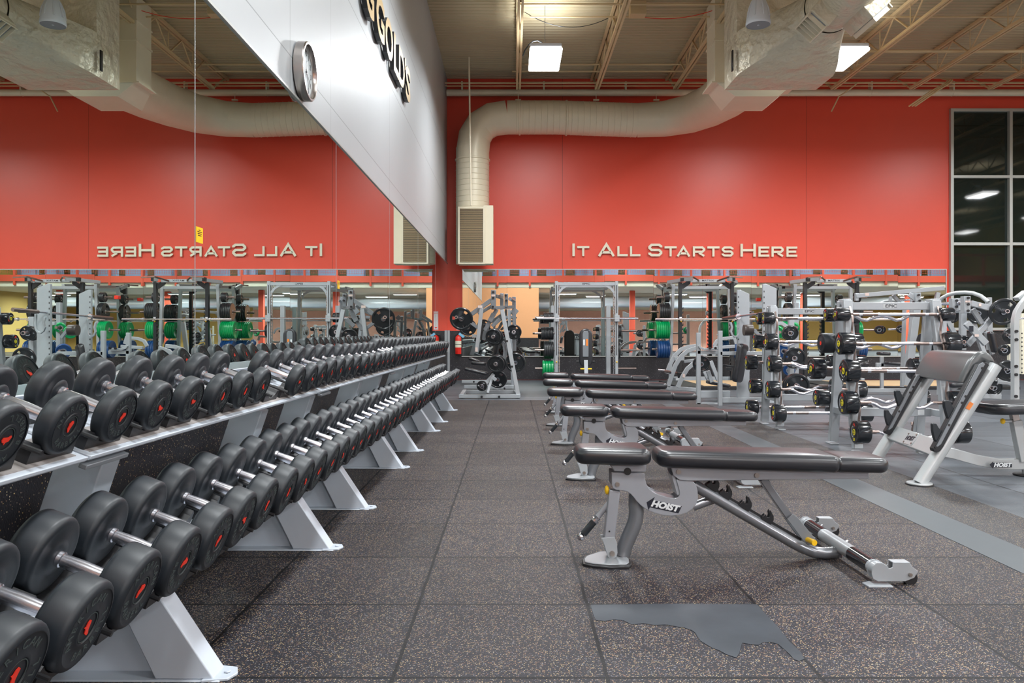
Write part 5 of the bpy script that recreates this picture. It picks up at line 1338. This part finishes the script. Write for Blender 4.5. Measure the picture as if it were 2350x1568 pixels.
# ================================================================== PLATE-LOADED MACHINES
def machine(name, label, cat, T, items, base):
    """T maps crop coordinates to the photo frame; each item is one part at its own depth"""
    ox, oy, sc = T
    r = empty(name, base, label=label, cat=cat)
    Q = lambda x, y, Y: P(ox+x*sc, oy+y*sc, Y)
    for it in items:
        k = it[0]; nm_ = it[1]; mt = M[it[2]]
        mb = MB()
        if k == 'bar':
            (x0, y0, Y0), (x1, y1, Y1) = it[3], it[4]; w_, d_ = it[5], it[6]
            mb.bar(Q(x0, y0, Y0), Q(x1, y1, Y1), w_, d_, up=(0, 1, 0) if abs(Y1-Y0) < .3 else (0, 0, 1)); mb.build(nm_, mt, r, world=True, bev=.004)
        elif k == 'path':
            mb.path([Q(*p) for p in it[3]], it[4], it[5], up=(0, 1, 0)); mb.build(nm_, mt, r, world=True, bev=.003)
        elif k == 'tube':
            tp = [Q(*p) for p in it[3]]; mb.tube(tp, it[4], 14); mb.build(nm_, M['chrome'] if 'horn' in nm_ else mt, r, world=True)
            if 'horn' in nm_: dd = (tp[-1]-tp[-2]).normalized(); MB().cyl(tp[-1], tp[-1]+dd*.001, it[4]*.7, 14).build('horn_bore', M['plastic'], r, world=True, smooth=False)
        elif k == 'box':
            x0, y0, x1, y1, Y = it[3]; a = Q(x0, y0, Y); b_ = Q(x1, y1, Y); dp = it[4]
            mb.box(((a.x+b_.x)/2, Y+dp/2, (a.z+b_.z)/2), (abs(b_.x-a.x), dp, abs(a.z-b_.z))); mb.build(nm_, mt, r, world=True, bev=.005)
        elif k == 'bolts':
            for x, y, Y in it[3]:
                p = Q(x, y, Y); hr = .018 if nm_ == 'bolt' else .009; mb.cyl((p.x, p.y, p.z), (p.x, p.y-(.02 if nm_ == 'bolt' else .002), p.z), hr, 12)
            mb.build(nm_, mt, r, world=True)
        elif k == 'pad':
            a = Q(*it[3]); b_ = Q(*it[4]); w_, th = it[5], it[6]; L = (b_-a).length; d_ = (b_-a).normalized()
            up = Vector(it[7]) if len(it) > 7 else Vector((0, 1, 0)); n_ = d_.cross(up).normalized()
            if n_.z < 0: n_ = -n_
            yv = n_.cross(d_)
            Mx = Matrix(((d_.x, yv.x, n_.x, a.x), (d_.y, yv.y, n_.y, a.y), (d_.z, yv.z, n_.z, a.z), (0, 0, 0, 1)))
            mb.pillow(rrect(0, L, -w_/2, w_/2, min(.06, w_*.3)), th, th*.42, Mx @ Matrix.Translation((0, 0, -th/2))); mb.build(nm_, mt, r, world=True)
        elif k == 'label':
            x0, y0, x1, y1, Y = it[3]; a = Q(x0, y0, Y); b_ = Q(x1, y1, Y)
            mb.box(((a.x+b_.x)/2, Y, (a.z+b_.z)/2), (abs(b_.x-a.x), .002, abs(a.z-b_.z))); mb.build(nm_, mt, r, world=True, smooth=False)
    return r, Q
def mplate(Q, x, y, Y, rr, where, kind='iron', T=.042, rz=pi/2-.12, grp='plates loaded on machines'):
    c = Q(x, y, Y); e = Q(x+rr, y, Y); R = e.x-c.x
    return plate(kind, R, T, (c.x, c.y, c.z), '%s %s' % (CN[kind], where), grp, rz, .3)
T1 = (1020, 640, .1849)
it1 = [('bar','base_rail','silver',(180,1458,12.05),(935,1458,12.05),.055,.07), ('bar','base_rail','silver',(225,1405,12.9),(880,1405,12.9),.055,.07), ('bar','base_tie','silver',(215,1450,12.05),(250,1395,12.9),.06,.05), ('bar','base_tie','silver',(920,1450,12.05),(880,1398,12.9),.06,.05),
 ('bar','main_upright','silver',(915,1440,12.1),(715,385,12.25),.062,.07), ('bar','rear_upright','silver_d',(870,900,13.0),(862,225,13.0),.06,.06), ('bar','top_tie','silver_d',(600,362,12.2),(850,350,13.0),.05,.05),
 ('box','pivot_block','silver_d',(577,140,638,372,12.15),.10), ('bolts','bolt','black_bolt',[(604,167,12.15),(604,238,12.15),(600,348,12.15),(776,775,12.05),(838,1090,12.05),(462,1465,12.0),(678,1465,12.0),(1100,-999,12)][:7]),
 ('box','pivot_block','silver_d',(745,185,790,350,12.6),.09), ('bolts','bolt','black_bolt',[(760,208,12.58),(768,270,12.58)]), ('box','bearing_block','silver_d',(690,180,735,380,12.9),.08), ('bar','bearing_shaft','steel',(650,215,12.3),(715,235,12.85),.05,.05), ('tube','bearing_cap','chrome',[(815,250,12.7),(865,275,12.9)],.03),
 ('bar','lever_arm','silver_d',(585,262,12.2),(335,440,12.2),.065,.06), ('bar','lever_arm','silver_d',(600,330,12.5),(420,440,12.5),.05,.05), ('bar','press_arm','silver',(462,365,12.15),(398,910,12.15),.058,.055), ('bar','arm_brace','silver_d',(330,545,12.2),(415,610,12.2),.05,.04),
 ('label','arm_label','label',(415,330,470,362,12.11)), ('label','arm_label','label',(383,852,412,905,12.11)), ('label','block_label','label',(583,195,630,218,12.145)),
 ('bar','weight_arm','silver_d',(650,380,12.35),(500,640,12.35),.06,.05), ('bar','weight_arm','silver_d',(690,500,12.3),(590,590,12.3),.06,.05), ('bar','name_plate','silver_d',(615,430,12.28),(560,530,12.28),.075,.01), ('path','gas_strut','black_bolt',[(475,560,12.3),(460,680,12.3),(455,760,12.3)],.03,.03), ('bar','inner_post','silver_d',(540,560,12.7),(480,760,12.7),.07,.05),
 ('path','seat_shell','silver_d',[(715,780,12.4),(745,830,12.4),(755,900,12.4),(745,980,12.4),(720,1100,12.4)],.06,.25), ('pad','back_pad','vinyl',(610,1000,12.7),(660,760,12.7),.25,.07),
 ('pad','arm_pad','vinyl',(250,1118,12.15),(545,1185,12.15),.16,.055), ('pad','arm_pad','vinyl',(330,1045,12.7),(520,1058,12.7),.16,.055), ('pad','arm_pad','vinyl',(300,985,13.0),(440,1035,13.0),.16,.05),
 ('bar','seat_strut','silver',(480,1335,12.15),(610,1185,12.2),.055,.05), ('bar','seat_strut','silver',(535,1420,12.1),(585,1250,12.15),.04,.04), ('tube','weight_horn','worn_chrome',[(215,495,12.5),(145,478,11.95)],.024), ('tube','weight_horn','worn_chrome',[(660,760,12.4),(603,718,11.95)],.024),
 ('tube','weight_horn','worn_chrome',[(700,1075,12.4),(633,1057,11.95)],.024), ('tube','weight_horn','worn_chrome',[(880,700,13.0),(860,660,12.5)],.024), ('tube','weight_horn','worn_chrome',[(520,1340,12.2),(448,1330,11.85)],.02), ('bar','shin_pad_bracket','silver',(590,1215,12.0),(640,1260,12.0),.05,.05), ('label','hanging_tag','white_letter',(340,690,395,730,12.6))]
m1, Q1 = machine('plate_loaded_machine', 'grey plate-loaded lever machine with black plates standing beside the left corner', 'weight machine', T1, it1, (-.35, 12.4, 0))
for x, y, Y, rr, lb in ((210,497,12.20,146,'high on the left lever arm of the corner machine'), (290,600,12.75,110,'hanging low behind the left lever arm of the corner machine'), (607,716,12.05,98,'at chest height on the corner machine, front one'), (628,725,12.18,106,'at chest height on the corner machine, rear one'),
      (862,660,12.6,96,'right of the main upright of the corner machine'), (638,1055,12.0,108,'at knee height on the corner machine, front one'), (660,1050,12.12,112,'at knee height on the corner machine, rear one'), (660,1245,12.75,118,'low behind the seat strut of the corner machine'), (880,1040,12.9,128,'low behind the main upright of the corner machine'), (465,1330,11.95,66,'smallest and lowest on the corner machine')):
    mplate(Q1, x, y, Y, rr, lb)
# second machine of the same sort behind it
it2 = [('bar','base_rail','silver',(245,1340,14.0),(860,1340,14.0),.055,.07), ('bar','base_rail','silver',(215,1275,15.3),(840,1275,15.3),.055,.07), ('bar','main_upright','silver_d',(850,1330,14.1),(800,380,14.3),.06,.06), ('bar','rear_upright','silver_d',(862,900,14.9),(862,480,14.9),.06,.06), ('bar','cross_tie','silver_d',(740,480,14.6),(880,470,14.6),.05,.05),
 ('bar','weight_arm','silver_d',(840,380,14.2),(900,430,14.2),.11,.05), ('bolts','bolt','black_bolt',[(745,1360,13.95),(365,1278,15.2)]), ('bar','seat_tie','silver',(640,1400,14.0),(690,1330,14.6),.05,.05), ('tube','weight_horn','worn_chrome',[(930,1010,14.6),(905,1005,14.0)],.024)]
m2, Q2 = machine('plate_loaded_machine', 'grey plate-loaded machine standing directly behind the corner machine', 'weight machine', T1, it2, (-.2, 14.6, 0))
mplate(Q2, 900, 1030, 14.3, 112, 'low at the rear machine behind the corner machine'); mplate(Q2, 890, 760, 14.7, 60, 'half hidden at the rear machine behind the corner machine')

# right-hand machines
T3 = (2100, 620, .1913)
it3 = [('box','pivot_block','silver',(450,340,520,495,11.0),.1), ('box','pivot_block','silver',(592,312,668,516,10.7),.1), ('box','pivot_block','silver',(520,335,590,492,11.3),.1), ('bolts','bolt','black_bolt',[(495,367,10.98),(494,440,10.98),(634,335,10.68),(634,412,10.68),(632,490,10.68),(1800,300,10.9)][:5]),
 ('label','block_label','label',(604,366,660,388,10.69)), ('tube','arched_handle','white_steel',[(290,375,11.6),(330,330,11.55),(400,295,11.5),(500,273,11.4),(600,268,11.3),(700,278,11.2),(790,312,11.1),(880,385,11.0)],.028), ('bar','lever_arm','silver',(668,398,10.8),(880,455,10.8),.075,.06), ('bar','lever_arm','silver',(690,470,10.9),(800,640,10.9),.06,.05),
 ('bar','name_arm','silver',(610,630,10.75),(850,885,10.75),.085,.05), ('bar','cross_arm','silver',(900,600,10.9),(630,900,10.9),.07,.05), ('bar','main_upright','silver',(575,500,11.2),(565,960,11.2),.08,.07), ('bar','main_upright','silver',(650,500,11.4),(1000,1500,11.3),.06,.06), ('bar','rear_upright','silver',(880,330,11.9),(895,960,11.9),.075,.06),
 ('bar','top_tie','silver_d',(430,505,11.3),(830,470,11.3),.04,.05), ('bar','front_upright','silver',(340,600,11.0),(300,1500,10.9),.07,.06), ('bar','front_brace','silver',(380,600,11.0),(470,760,11.0),.06,.05), ('tube','bearing_shaft','chrome',[(300,405,11.2),(440,400,11.2)],.024), ('tube','bearing_shaft','chrome',[(520,400,11.0),(600,395,10.9)],.03),
 ('label','name_plate','dark_letter',(650,670,700,740,10.70)), ('label','arm_label','label',(715,770,765,800,10.71)), ('label','arm_label','label',(765,400,795,435,10.76)), ('pad','thigh_pad','vinyl',(900,740,11.6),(960,990,11.6),.12,.07), ('bar','pad_post','silver',(850,740,11.7),(930,1010,11.7),.05,.05), ('bar','base_rail','silver',(300,1500,10.9),(1020,1520,10.9),.06,.07),
 ('tube','weight_horn','worn_chrome',[(1030,505,10.9),(1110,494,10.35)],.026), ('tube','weight_horn','worn_chrome',[(560,870,11.3),(590,862,10.8)],.022), ('tube','weight_horn','worn_chrome',[(940,1420,11.2),(920,1413,10.8)],.024), ('bar','low_arm','silver',(980,1310,11.2),(1140,1370,11.2),.04,.04), ('bar','seat_post','silver',(440,1390,11.0),(470,1440,11.0),.09,.08), ('pad','seat_pad','vinyl',(380,1380,11.0),(560,1370,11.0),.28,.07)]
m3, Q3 = machine('plate_loaded_machine', 'pale grey plate-loaded machine with an arched handle below the dark window', 'weight machine', T3, it3, (6.9, 11.2, 0))
for x, y, Y, rr, lb in ((1058,500,10.75,165,'largest one in front of the dark window'), (755,520,11.3,125,'behind the crossed arms of the window machine'), (585,862,11.0,78,'behind the glossy barbell head at the window machine'), (945,1412,11.0,96,'lowest one at the window machine'), (440,550,11.5,90,'at the left end of the window machine, upper'), (280,800,11.4,80,'at the left end of the window machine, lower')):
    mplate(Q3, x, y, Y, rr, lb)
it4 = [('path','curved_upright','white_steel',[(1200,1900,9.2),(1197,700,9.2),(1200,590,9.2),(1225,500,9.2),(1275,420,9.2),(1340,340,9.2),(1450,300,9.2)],.062,.07), ('bolts','bolt','black_bolt',[(1210,735,9.16),(1210,835,9.16),(1207,1155,9.16),(1207,1255,9.16),(1205,1515,9.16)]), ('bar','top_flag','white_steel',(1215,350,9.3),(1330,262,9.3),.05,.1),
 ('bar','perforated_post','cream',(1283,520,9.8),(1283,1250,9.8),.035,.05), ('bolts','post_hole','plastic',[(1281,y,9.775) for y in range(760,1250,52)]), ('bar','perforated_post','cream',(1130,890,10.6),(1130,1080,10.6),.035,.05), ('tube','side_rod','chrome',[(1245,580,9.4),(1400,575,9.4)],.012), ('bar','base_rail','silver',(1150,1900,9.2),(1500,1900,9.2),.07,.08), ('bar','low_tie','silver',(1000,1350,10.2),(1150,1360,10.2),.035,.04),
 ('tube','plate_horn','worn_chrome',[(1150,790,10.3),(1110,780,9.9)],.02), ('tube','plate_horn','worn_chrome',[(1075,960,10.6),(1050,955,10.2)],.02), ('tube','plate_horn','worn_chrome',[(1150,1200,10.3),(1090,1195,9.9)],.022)]
m4, Q4 = machine('selector_machine', 'tall pale grey machine with a curved bolted upright at the right edge', 'weight machine', T3, it4, (5.95, 9.4, 0))
for x, y, Y, rr, lb in ((1140,785,10.1,92,'upper one beside the curved upright at the right edge'), (1068,962,10.5,72,'middle one beside the curved upright at the right edge'), (1105,1205,10.05,128,'lower outer one beside the curved upright at the right edge'), (1140,1205,10.2,130,'lower inner one behind the curved upright at the right edge')):
    mplate(Q4, x, y, Y, rr, lb)
# long beam machine behind the nearer barbell rack
T5 = (1900, 640, .1658)
it5 = [('bar','long_beam','silver',(380,238,12.2),(1600,130,12.2),.065,.07), ('bar','beam_stub','silver',(1525,190,12.2),(1500,300,12.2),.06,.05), ('box','bolt_plate','silver',(1215,195,1290,330,12.1),.05), ('bolts','bolt','black_bolt',[(1252,225,12.08),(1268,302,12.08),(1180,325,12.08)]), ('bar','gusset_plate','silver',(1120,215,12.15),(1480,470,12.15),.07,.03), ('bar','front_leg','silver',(1220,420,12.2),(1085,1480,12.2),.11,.09),
 ('bar','rear_leg','silver',(1060,420,12.8),(1025,1500,12.8),.05,.05), ('bar','upright','silver',(1175,200,12.6),(1150,700,12.6),.06,.06), ('bar','diagonal','silver',(900,225,12.3),(1010,360,12.3),.05,.05), ('tube','arched_handle','white_steel',[(700,350,12.6),(780,315,12.6),(870,300,12.6),(960,310,12.6)],.022), ('box','end_block','silver',(865,245,890,360,12.5),.06), ('tube','chrome_link','chrome',[(980,300,12.4),(1130,290,12.4)],.016), ('bar','hanging_strut','silver',(395,200,12.2),(395,305,12.2),.05,.05), ('label','beam_label','label',(515,195,570,235,12.16)),
 ('bar','stand_post','silver',(745,1080,13.4),(745,1520,13.4),.05,.05), ('bar','stand_arm','silver',(680,1190,13.4),(1040,1200,13.4),.06,.05), ('pad','stand_pad','vinyl',(800,1165,13.3),(1050,1185,13.3),.2,.05), ('pad','stand_pad','vinyl',(690,1035,13.6),(850,1040,13.6),.2,.06), ('bar','base_rail','silver',(400,1545,12.9),(1100,1545,12.9),.06,.07), ('box','bolt_plate','silver',(675,1165,740,1220,13.3),.05)]
m5, Q5 = machine('row_machine', 'grey machine with a long sloping top beam behind the nearer barbell rack', 'weight machine', T5, it5, (6.1, 12.6, 0))
for x, y, Y, rr, lb in ((705,705,13.2,58,'left cluster, front, seen through the nearer barbell rack'), (740,705,13.3,58,'left cluster, rear, seen through the nearer barbell rack'), (1005,695,13.2,56,'right cluster seen through the nearer barbell rack'), (1000,1200,13.6,44,'low one seen through the nearer barbell rack')):
    mplate(Q5, x, y, Y, rr, lb)
for a, b_ in (((830,700,13.3),(900,700,13.3)), ):
    o = MB().tube([Q5(*a), Q5(980,695,13.3)], .018, 12).build('connecting_bar', M['chrome']); tag(o, 'short chrome bar between two plate clusters behind the nearer barbell rack', 'bar')

# press bench with tall flat side posts
T6 = (1560, 780, .1148)
it6 = [('bar','front_post','silver',(372,1295,11.1),(372,-140,11.1),.055,.06), ('bar','front_post','silver',(805,1330,10.9),(805,-180,10.9),.055,.06), ('bar','top_rail','silver',(345,250,11.1),(765,250,11.1),.05,.06), ('bar','top_rail','silver',(800,272,10.9),(1720,272,10.9),.05,.06), ('path','hook_plate','silver',[(380,110,11.05),(420,165,11.05),(500,190,11.05),(740,190,11.05)],.03,.02), ('bolts','bolt','black_bolt',[(603,172,11.02),(710,168,11.02)]),
 ('bar','base_rail','silver',(400,1090,11.6),(1000,1090,11.6),.10,.06), ('bar','base_rail','silver',(845,1205,11.2),(1720,1205,11.2),.07,.06), ('bar','base_foot','silver',(330,1280,11.1),(840,1290,11.1),.035,.06), ('pad','back_pad','vinyl',(1140,850,10.85),(1275,85,10.85),.26,.085,(.62,.78,0)), ('pad','seat_pad','vinyl',(545,840,12.1),(990,925,12.1),.26,.055), ('bar','seat_leg','silver',(640,850,12.0),(560,620,12.0),.055,.05), ('bar','rear_leg','silver',(1240,1120,11.6),(1390,300,11.6),.08,.07), ('bar','pad_mount','silver',(1190,880,11.6),(1160,1130,11.6),.03,.03),
 ('bar','pad_tie','black_steel',(870,510,11.8),(1080,540,11.8),.03,.03), ('bar','hook_block','black_steel',(930,580,11.8),(1040,580,11.8),.04,.05)]
m6, Q6 = machine('press_bench', 'grey press bench with black back pad and tall flat posts beside the barbell racks', 'bench', T6, it6, (3.3, 11.4, 0))
def slab(x0, x1, yt, yb, Y, r, nm_):
    a = P(x0, yt, Y); b_ = P(x1, yb, Y); m_ = MB()
    m_.prism([(a.x, b_.z), (b_.x, b_.z), (b_.x, a.z-.06), (a.x+.04, a.z), (a.x, a.z)], .05, Matrix(((1,0,0,0),(0,0,-1,Y),(0,1,0,0),(0,0,0,1)))); m_.build(nm_, M['silver'], r, world=True, bev=.004)
    s_ = MB()
    for i in range(14): s_.box((a.x+.012, Y-.026, a.z-.1-i*.075), (.010, .004, .022))
    s_.build('adjust_slot', M['plastic'], r, world=True, smooth=False)
slab(1691.5, 1719, 665.5, 915, 11.2, m6, 'side_post'); slab(1750, 1781, 652, 925, 10.4, m6, 'side_post')
for (x, y, Y) in ((1690, 740, 11.1), (1772, 728, 10.3)):
    p = P(x, y, Y); MB().path([p+Vector((.03, -.03, .04)), p+Vector((.035, -.03, -.08)), p+Vector((.03, -.03, -.15)), p+Vector((.005, -.03, -.195)), p+Vector((-.03, -.03, -.205)), p+Vector((-.065, -.03, -.18)), p+Vector((-.085, -.03, -.13)), p+Vector((-.07, -.03, -.07)), p+Vector((-.09, -.03, .0))], .025, .03, up=(0, 1, 0)).build('bar_hook', M['silver'], m6, world=True, bev=.003)
a = P(1662, 731, 11.6); b_ = P(1775, 715.5, 10.2); o = empty('olympic_barbell', (a+b_)/2, label='bare steel barbell resting across the tall posts of the press bench', cat='barbell', group='olympic barbells on racks')
MB().tube([a, b_], .015, 12).build('bar', M['chrome'], o, world=True); d_ = (b_-a).normalized()
MB().tube([a-d_*.02, a+d_*.42], .025, 14).build('sleeve', M['worn_chrome'], o, world=True); MB().tube([b_-d_*.03, b_+d_*.38], .026, 14).build('sleeve', M['worn_chrome'], o, world=True)
c = a+d_*.44; MB().tube([c-d_*.015, c+d_*.015], .04, 16).build('collar', M['chrome'], o, world=True)
p = P(1722, 758, 10.8); MB().tube([p+Vector((-.09, 0, 0)), p+Vector((.03, 0, 0))], .075, 20).build('head_roll', M['vinyl_brown'], m6, world=True); MB().bar(p+Vector((.05, 0, 0)), p+Vector((.16, .05, -.10)), .04, .04).build('roll_arm', M['silver'], m6, world=True)
text_obj('base_lettering', 'EPIC', .06, FACE((P(1735, 0, 11.16).x-m6.location.x, 11.165-m6.location.y, P(0, 926.5, 11.16).z), (0, -1, 0)), M['dark_letter'], m6, sx=1.5, off=.001)
mplate(Q6, 430, 480, 11.9, 170, 'between the two front posts of the press bench', rz=pi/2-.1)
# curved-arm machine to its left
T7 = (1470, 620, .1786)
it7 = [('path','curved_arm','silver',[(350,1500,13.0),(400,1360,13.0),(450,1220,13.0),(520,1110,13.0),(600,1040,13.0),(720,1000,13.0)],.062,.06), ('path','curved_arm','silver',[(335,1330,13.6),(380,1210,13.6),(440,1100,13.6),(520,1020,13.6),(620,985,13.6),(730,975,13.6)],.062,.06), ('path','curved_arm','silver',[(475,1510,12.8),(540,1370,12.8),(600,1270,12.8),(680,1200,12.8)],.062,.06), ('bar','arm_tie','silver',(430,1140,13.3),(560,1140,13.3),.06,.05), ('bar','arm_link','silver',(560,1175,13.2),(700,1160,13.2),.05,.05),
 ('tube','pivot_shaft','worn_chrome',[(310,1300,13.4),(480,1330,13.0)],.024), ('box','black_stop','plastic',(490,1320,545,1390,12.9),.08), ('tube','plate_horn','worn_chrome',[(225,1283,13.4),(310,1290,13.4)],.02), ('label','arm_label','label',(540,1335,570,1380,12.76)), ('bar','base_rail','silver',(310,1510,13.0),(760,1540,13.0),.06,.06), ('bar','seat_frame','silver',(930,1000,13.0),(1210,980,13.0),.05,.05), ('path','seat_rail','silver',[(940,980,13.4),(980,910,13.4),(1060,880,13.4),(1200,870,13.4),(1225,950,13.4)],.05,.05),
 ('bar','rear_post','silver',(900,1170,13.2),(1000,1420,13.2),.06,.05), ('bar','rear_post','silver',(820,1300,13.2),(880,1430,13.2),.06,.05), ('bolts','bolt','black_bolt',[(875,1385,13.15),(380,1320,12.95)])]
m7, Q7 = machine('lever_machine', 'grey machine with three parallel curved arms between the smith machine and the press bench', 'weight machine', T7, it7, (3.1, 13.1, 0))
# plate tree seen through the farther barbell rack
T8 = (1660, 620, .1913)
it8 = [('bar','column','silver',(812,560,10.9),(812,1480,10.9),.07,.07), ('bar','base_foot','silver',(700,1480,10.9),(1010,1480,10.9),.07,.06)]
for (x, y) in ((800, 757), (853, 1055), (875, 1385)): it8.append(('tube','plate_horn','worn_chrome',[(x, y, 10.9), (x, y, 10.35)], .026))
it8.append(('path','arched_tube','silver',[(640,640,11.4),(700,640,11.4),(760,680,11.4),(800,760,11.4)],.05,.05))
m8, Q8 = machine('plate_tree', 'grey plate tree with big black plates behind the farther barbell rack', 'plate tree', T8, it8, (4.0, 10.9, 0))
for x, y, Y, rr, lb, T_ in ((806,755,10.65,92,'top one on the plate tree, front',.045), (790,760,10.8,88,'top one on the plate tree, rear',.045), (852,1055,10.65,132,'middle one on the plate tree',.045), (880,1385,10.6,148,'lowest one on the plate tree, front',.05), (860,1385,10.75,150,'lowest one on the plate tree, rear',.05)):
    mplate(Q8, x, y, Y, rr, lb, T=T_)
TC = []
for kd, x, y, Y, rr, lb in (('green',648,745,12.4,78,'behind the plate tree, left one'), ('green',850,690,12.9,62,'behind the plate tree, upper right one'), ('blue',730,970,12.4,88,'behind the plate tree, upper one'), ('blue',790,1200,12.6,70,'behind the plate tree, lower one')):
    mplate(Q8, x, y, Y, rr, lb, kind=kd, T=.05, rz=pi/2-.5); TC.append(Q8(x, y, Y))
ptree = empty('plate_tree', (4.65, 12.9, 0), label='slim grey plate stand carrying green and blue plates behind the farther barbell rack', cat='plate tree')
MB().box((4.65, 12.95, .75), (.07, .07, 1.5)).build('column', M['silver'], ptree, world=True, bev=.004); MB().box((4.65, 12.95, .04), (.5, .6, .06)).build('base', M['silver'], ptree, world=True, bev=.004)
for c_ in TC: MB().tube([(4.65, 12.95, c_.z), (c_.x, c_.y, c_.z), c_+Vector((.0, -.12, 0))], .022, 12).build('plate_horn', M['worn_chrome'], ptree, world=True)

# ================================================================== BEHIND THE CAMERA (seen in the mirrors)
rail = empty('mezzanine_railing', (9.2, MEZ_Y+.05, 3.5), label='red steel mezzanine railing with wire mesh panels reflected in the mirrors', cat='railing')
MB().box((9.2, MEZ_Y+.06, 3.60), (29.4, .12, .30)).build('edge_beam', M['red_steel'], rail, world=True, smooth=False)
MB().box((9.2, MEZ_Y+.06, 4.72), (29.4, .07, .08)).build('top_rail', M['red_steel'], rail, world=True, smooth=False)
pmesh = None; wmesh = None
for i in range(20):
    X = -5.3+1.53*i
    q = MB().box((0, 0, 0), (.09, .10, 1.45)) if pmesh is None else None
    if pmesh is None: po = q.build('railing_post', M['red_steel'], rail, smooth=False); pmesh = po.data
    else: po = bpy.data.objects.new('railing_post', pmesh); col.objects.link(po); po.parent = rail
    po.location = (X-9.2, .03, .50)
    if wmesh is None:
        g = MB()
        for k in range(13): g.box((-.66+.11*k, 0, 0), (.008, .008, .86))
        for k in range(8): g.box((0, 0, -.38+.11*k), (1.42, .008, .008))
        wo = g.build('mesh_panel', M['red_steel'], rail, smooth=False); wmesh = wo.data
    else: wo = bpy.data.objects.new('mesh_panel', wmesh); col.objects.link(wo); wo.parent = rail
    wo.location = (X-9.2+.765, .03, .76)
def treadmill():
    r = empty('treadmill', (0, 0, 0))
    MB().box((0, -.3, .10), (.75, 1.9, .16)).build('running_deck', M['black_steel'], r, bev=.01)
    for s in (-1, 1):
        MB().path([(s*.40, .45, .05), (s*.40, .55, .75), (s*.38, .30, 1.30)], .07, .08, up=(1, 0, 0)).build('upright', M['tread_blue'], r, bev=.004)
        MB().tube([(s*.38, .35, 1.0), (s*.38, -.35, .98)], .03, 10).build('hand_rail', M['tread_blue'], r)
    MB().box((0, .52, .27), (.86, .36, .42)).build('motor_cover', M['tread_blue'], r, bev=.03)
    MB().box((0, .38, 1.32), (.80, .12, .40), None).build('console', M['tread_blue'], r, bev=.02)
    return r
tm = treadmill(); TS = snapshot(tm)
for i in range(19):
    o = tm if i == 0 else copy_tree(TS); o.location = (-3.2+1.32*i, -4.75, 3.71)
    tag(o, 'blue-grey treadmill behind the red mezzanine railing, %s from the left wall, reflected' % nth(i), 'treadmill', 'treadmills on the mezzanine')
for i, (X, Y) in enumerate(((6.3, -7.2), (10.1, -6.6), (15.0, -7.0), (20.5, -7.0))):
    o = MB().box((X, Y, 1.6), (.26, .26, 3.2)).build('column', M['red_steel'], None, bev=.01); tag(o, 'red square column under the mezzanine, %s from the left, reflected' % nth(i), 'column', 'columns under the mezzanine')
o = MB().tube([(1.3, -10, 2.72), (23.9, -10, 2.72)], .30, 24).build('silver_duct', M['silver_duct']); tag(o, 'long silver duct under the mezzanine ceiling, seen reflected', 'duct')
for i in range(12):
    X = 2.6+1.9*i; Y = -6.2-2.6*(i % 3)
    r = empty('strip_lamp', (X, Y, 3.05), label='bright strip lamp under the mezzanine, %s from the left, reflected' % nth(i), cat='ceiling lamp', group='strip lamps under the mezzanine')
    MB().box((0, 0, 0), (1.2, .3, .06)).build('housing', M['speaker'], r); MB().box((0, 0, -.034), (1.16, .26, .012)).build('lens', M['tube_lamp'], r)
    if i % 3 != 2: area('strip_light', (0, 0, -.05), 1.1, .24, 330, 0, parent=r)
for i, (dx, dy, rz) in enumerate(((2.5, -14.0, .3), (7.4, -12.6, -.4), (11.8, -14.3, .2))):
    o = copy_tree(snapshot(m1) if i != 1 else snapshot(m3), depth=2)
    b0 = (m1 if i != 1 else m3).location; o.location = (b0.x+dx+(0 if i != 1 else -4), b0.y+dy, 0); o.rotation_euler = (0, 0, rz)
    tag(o, 'grey weight machine behind the camera, %s from the left, seen only in the back mirror' % nth(i), 'weight machine', 'machines seen in the back mirror')
bn = empty('waste_bin', (2.9, -2.6, 0), label='grey waste bin with black domed lid seen in the back mirror', cat='bin')
MB().lathe([(.0001, 0), (.20, 0), (.24, .75), (.0001, .75)], None, 4).build('body', M['silver_d'], bn, bev=.02); MB().lathe([(.25, .75), (.24, .85), (.16, 1.0), (.0001, 1.03)], None, 20).build('lid', M['gloss_black'], bn)
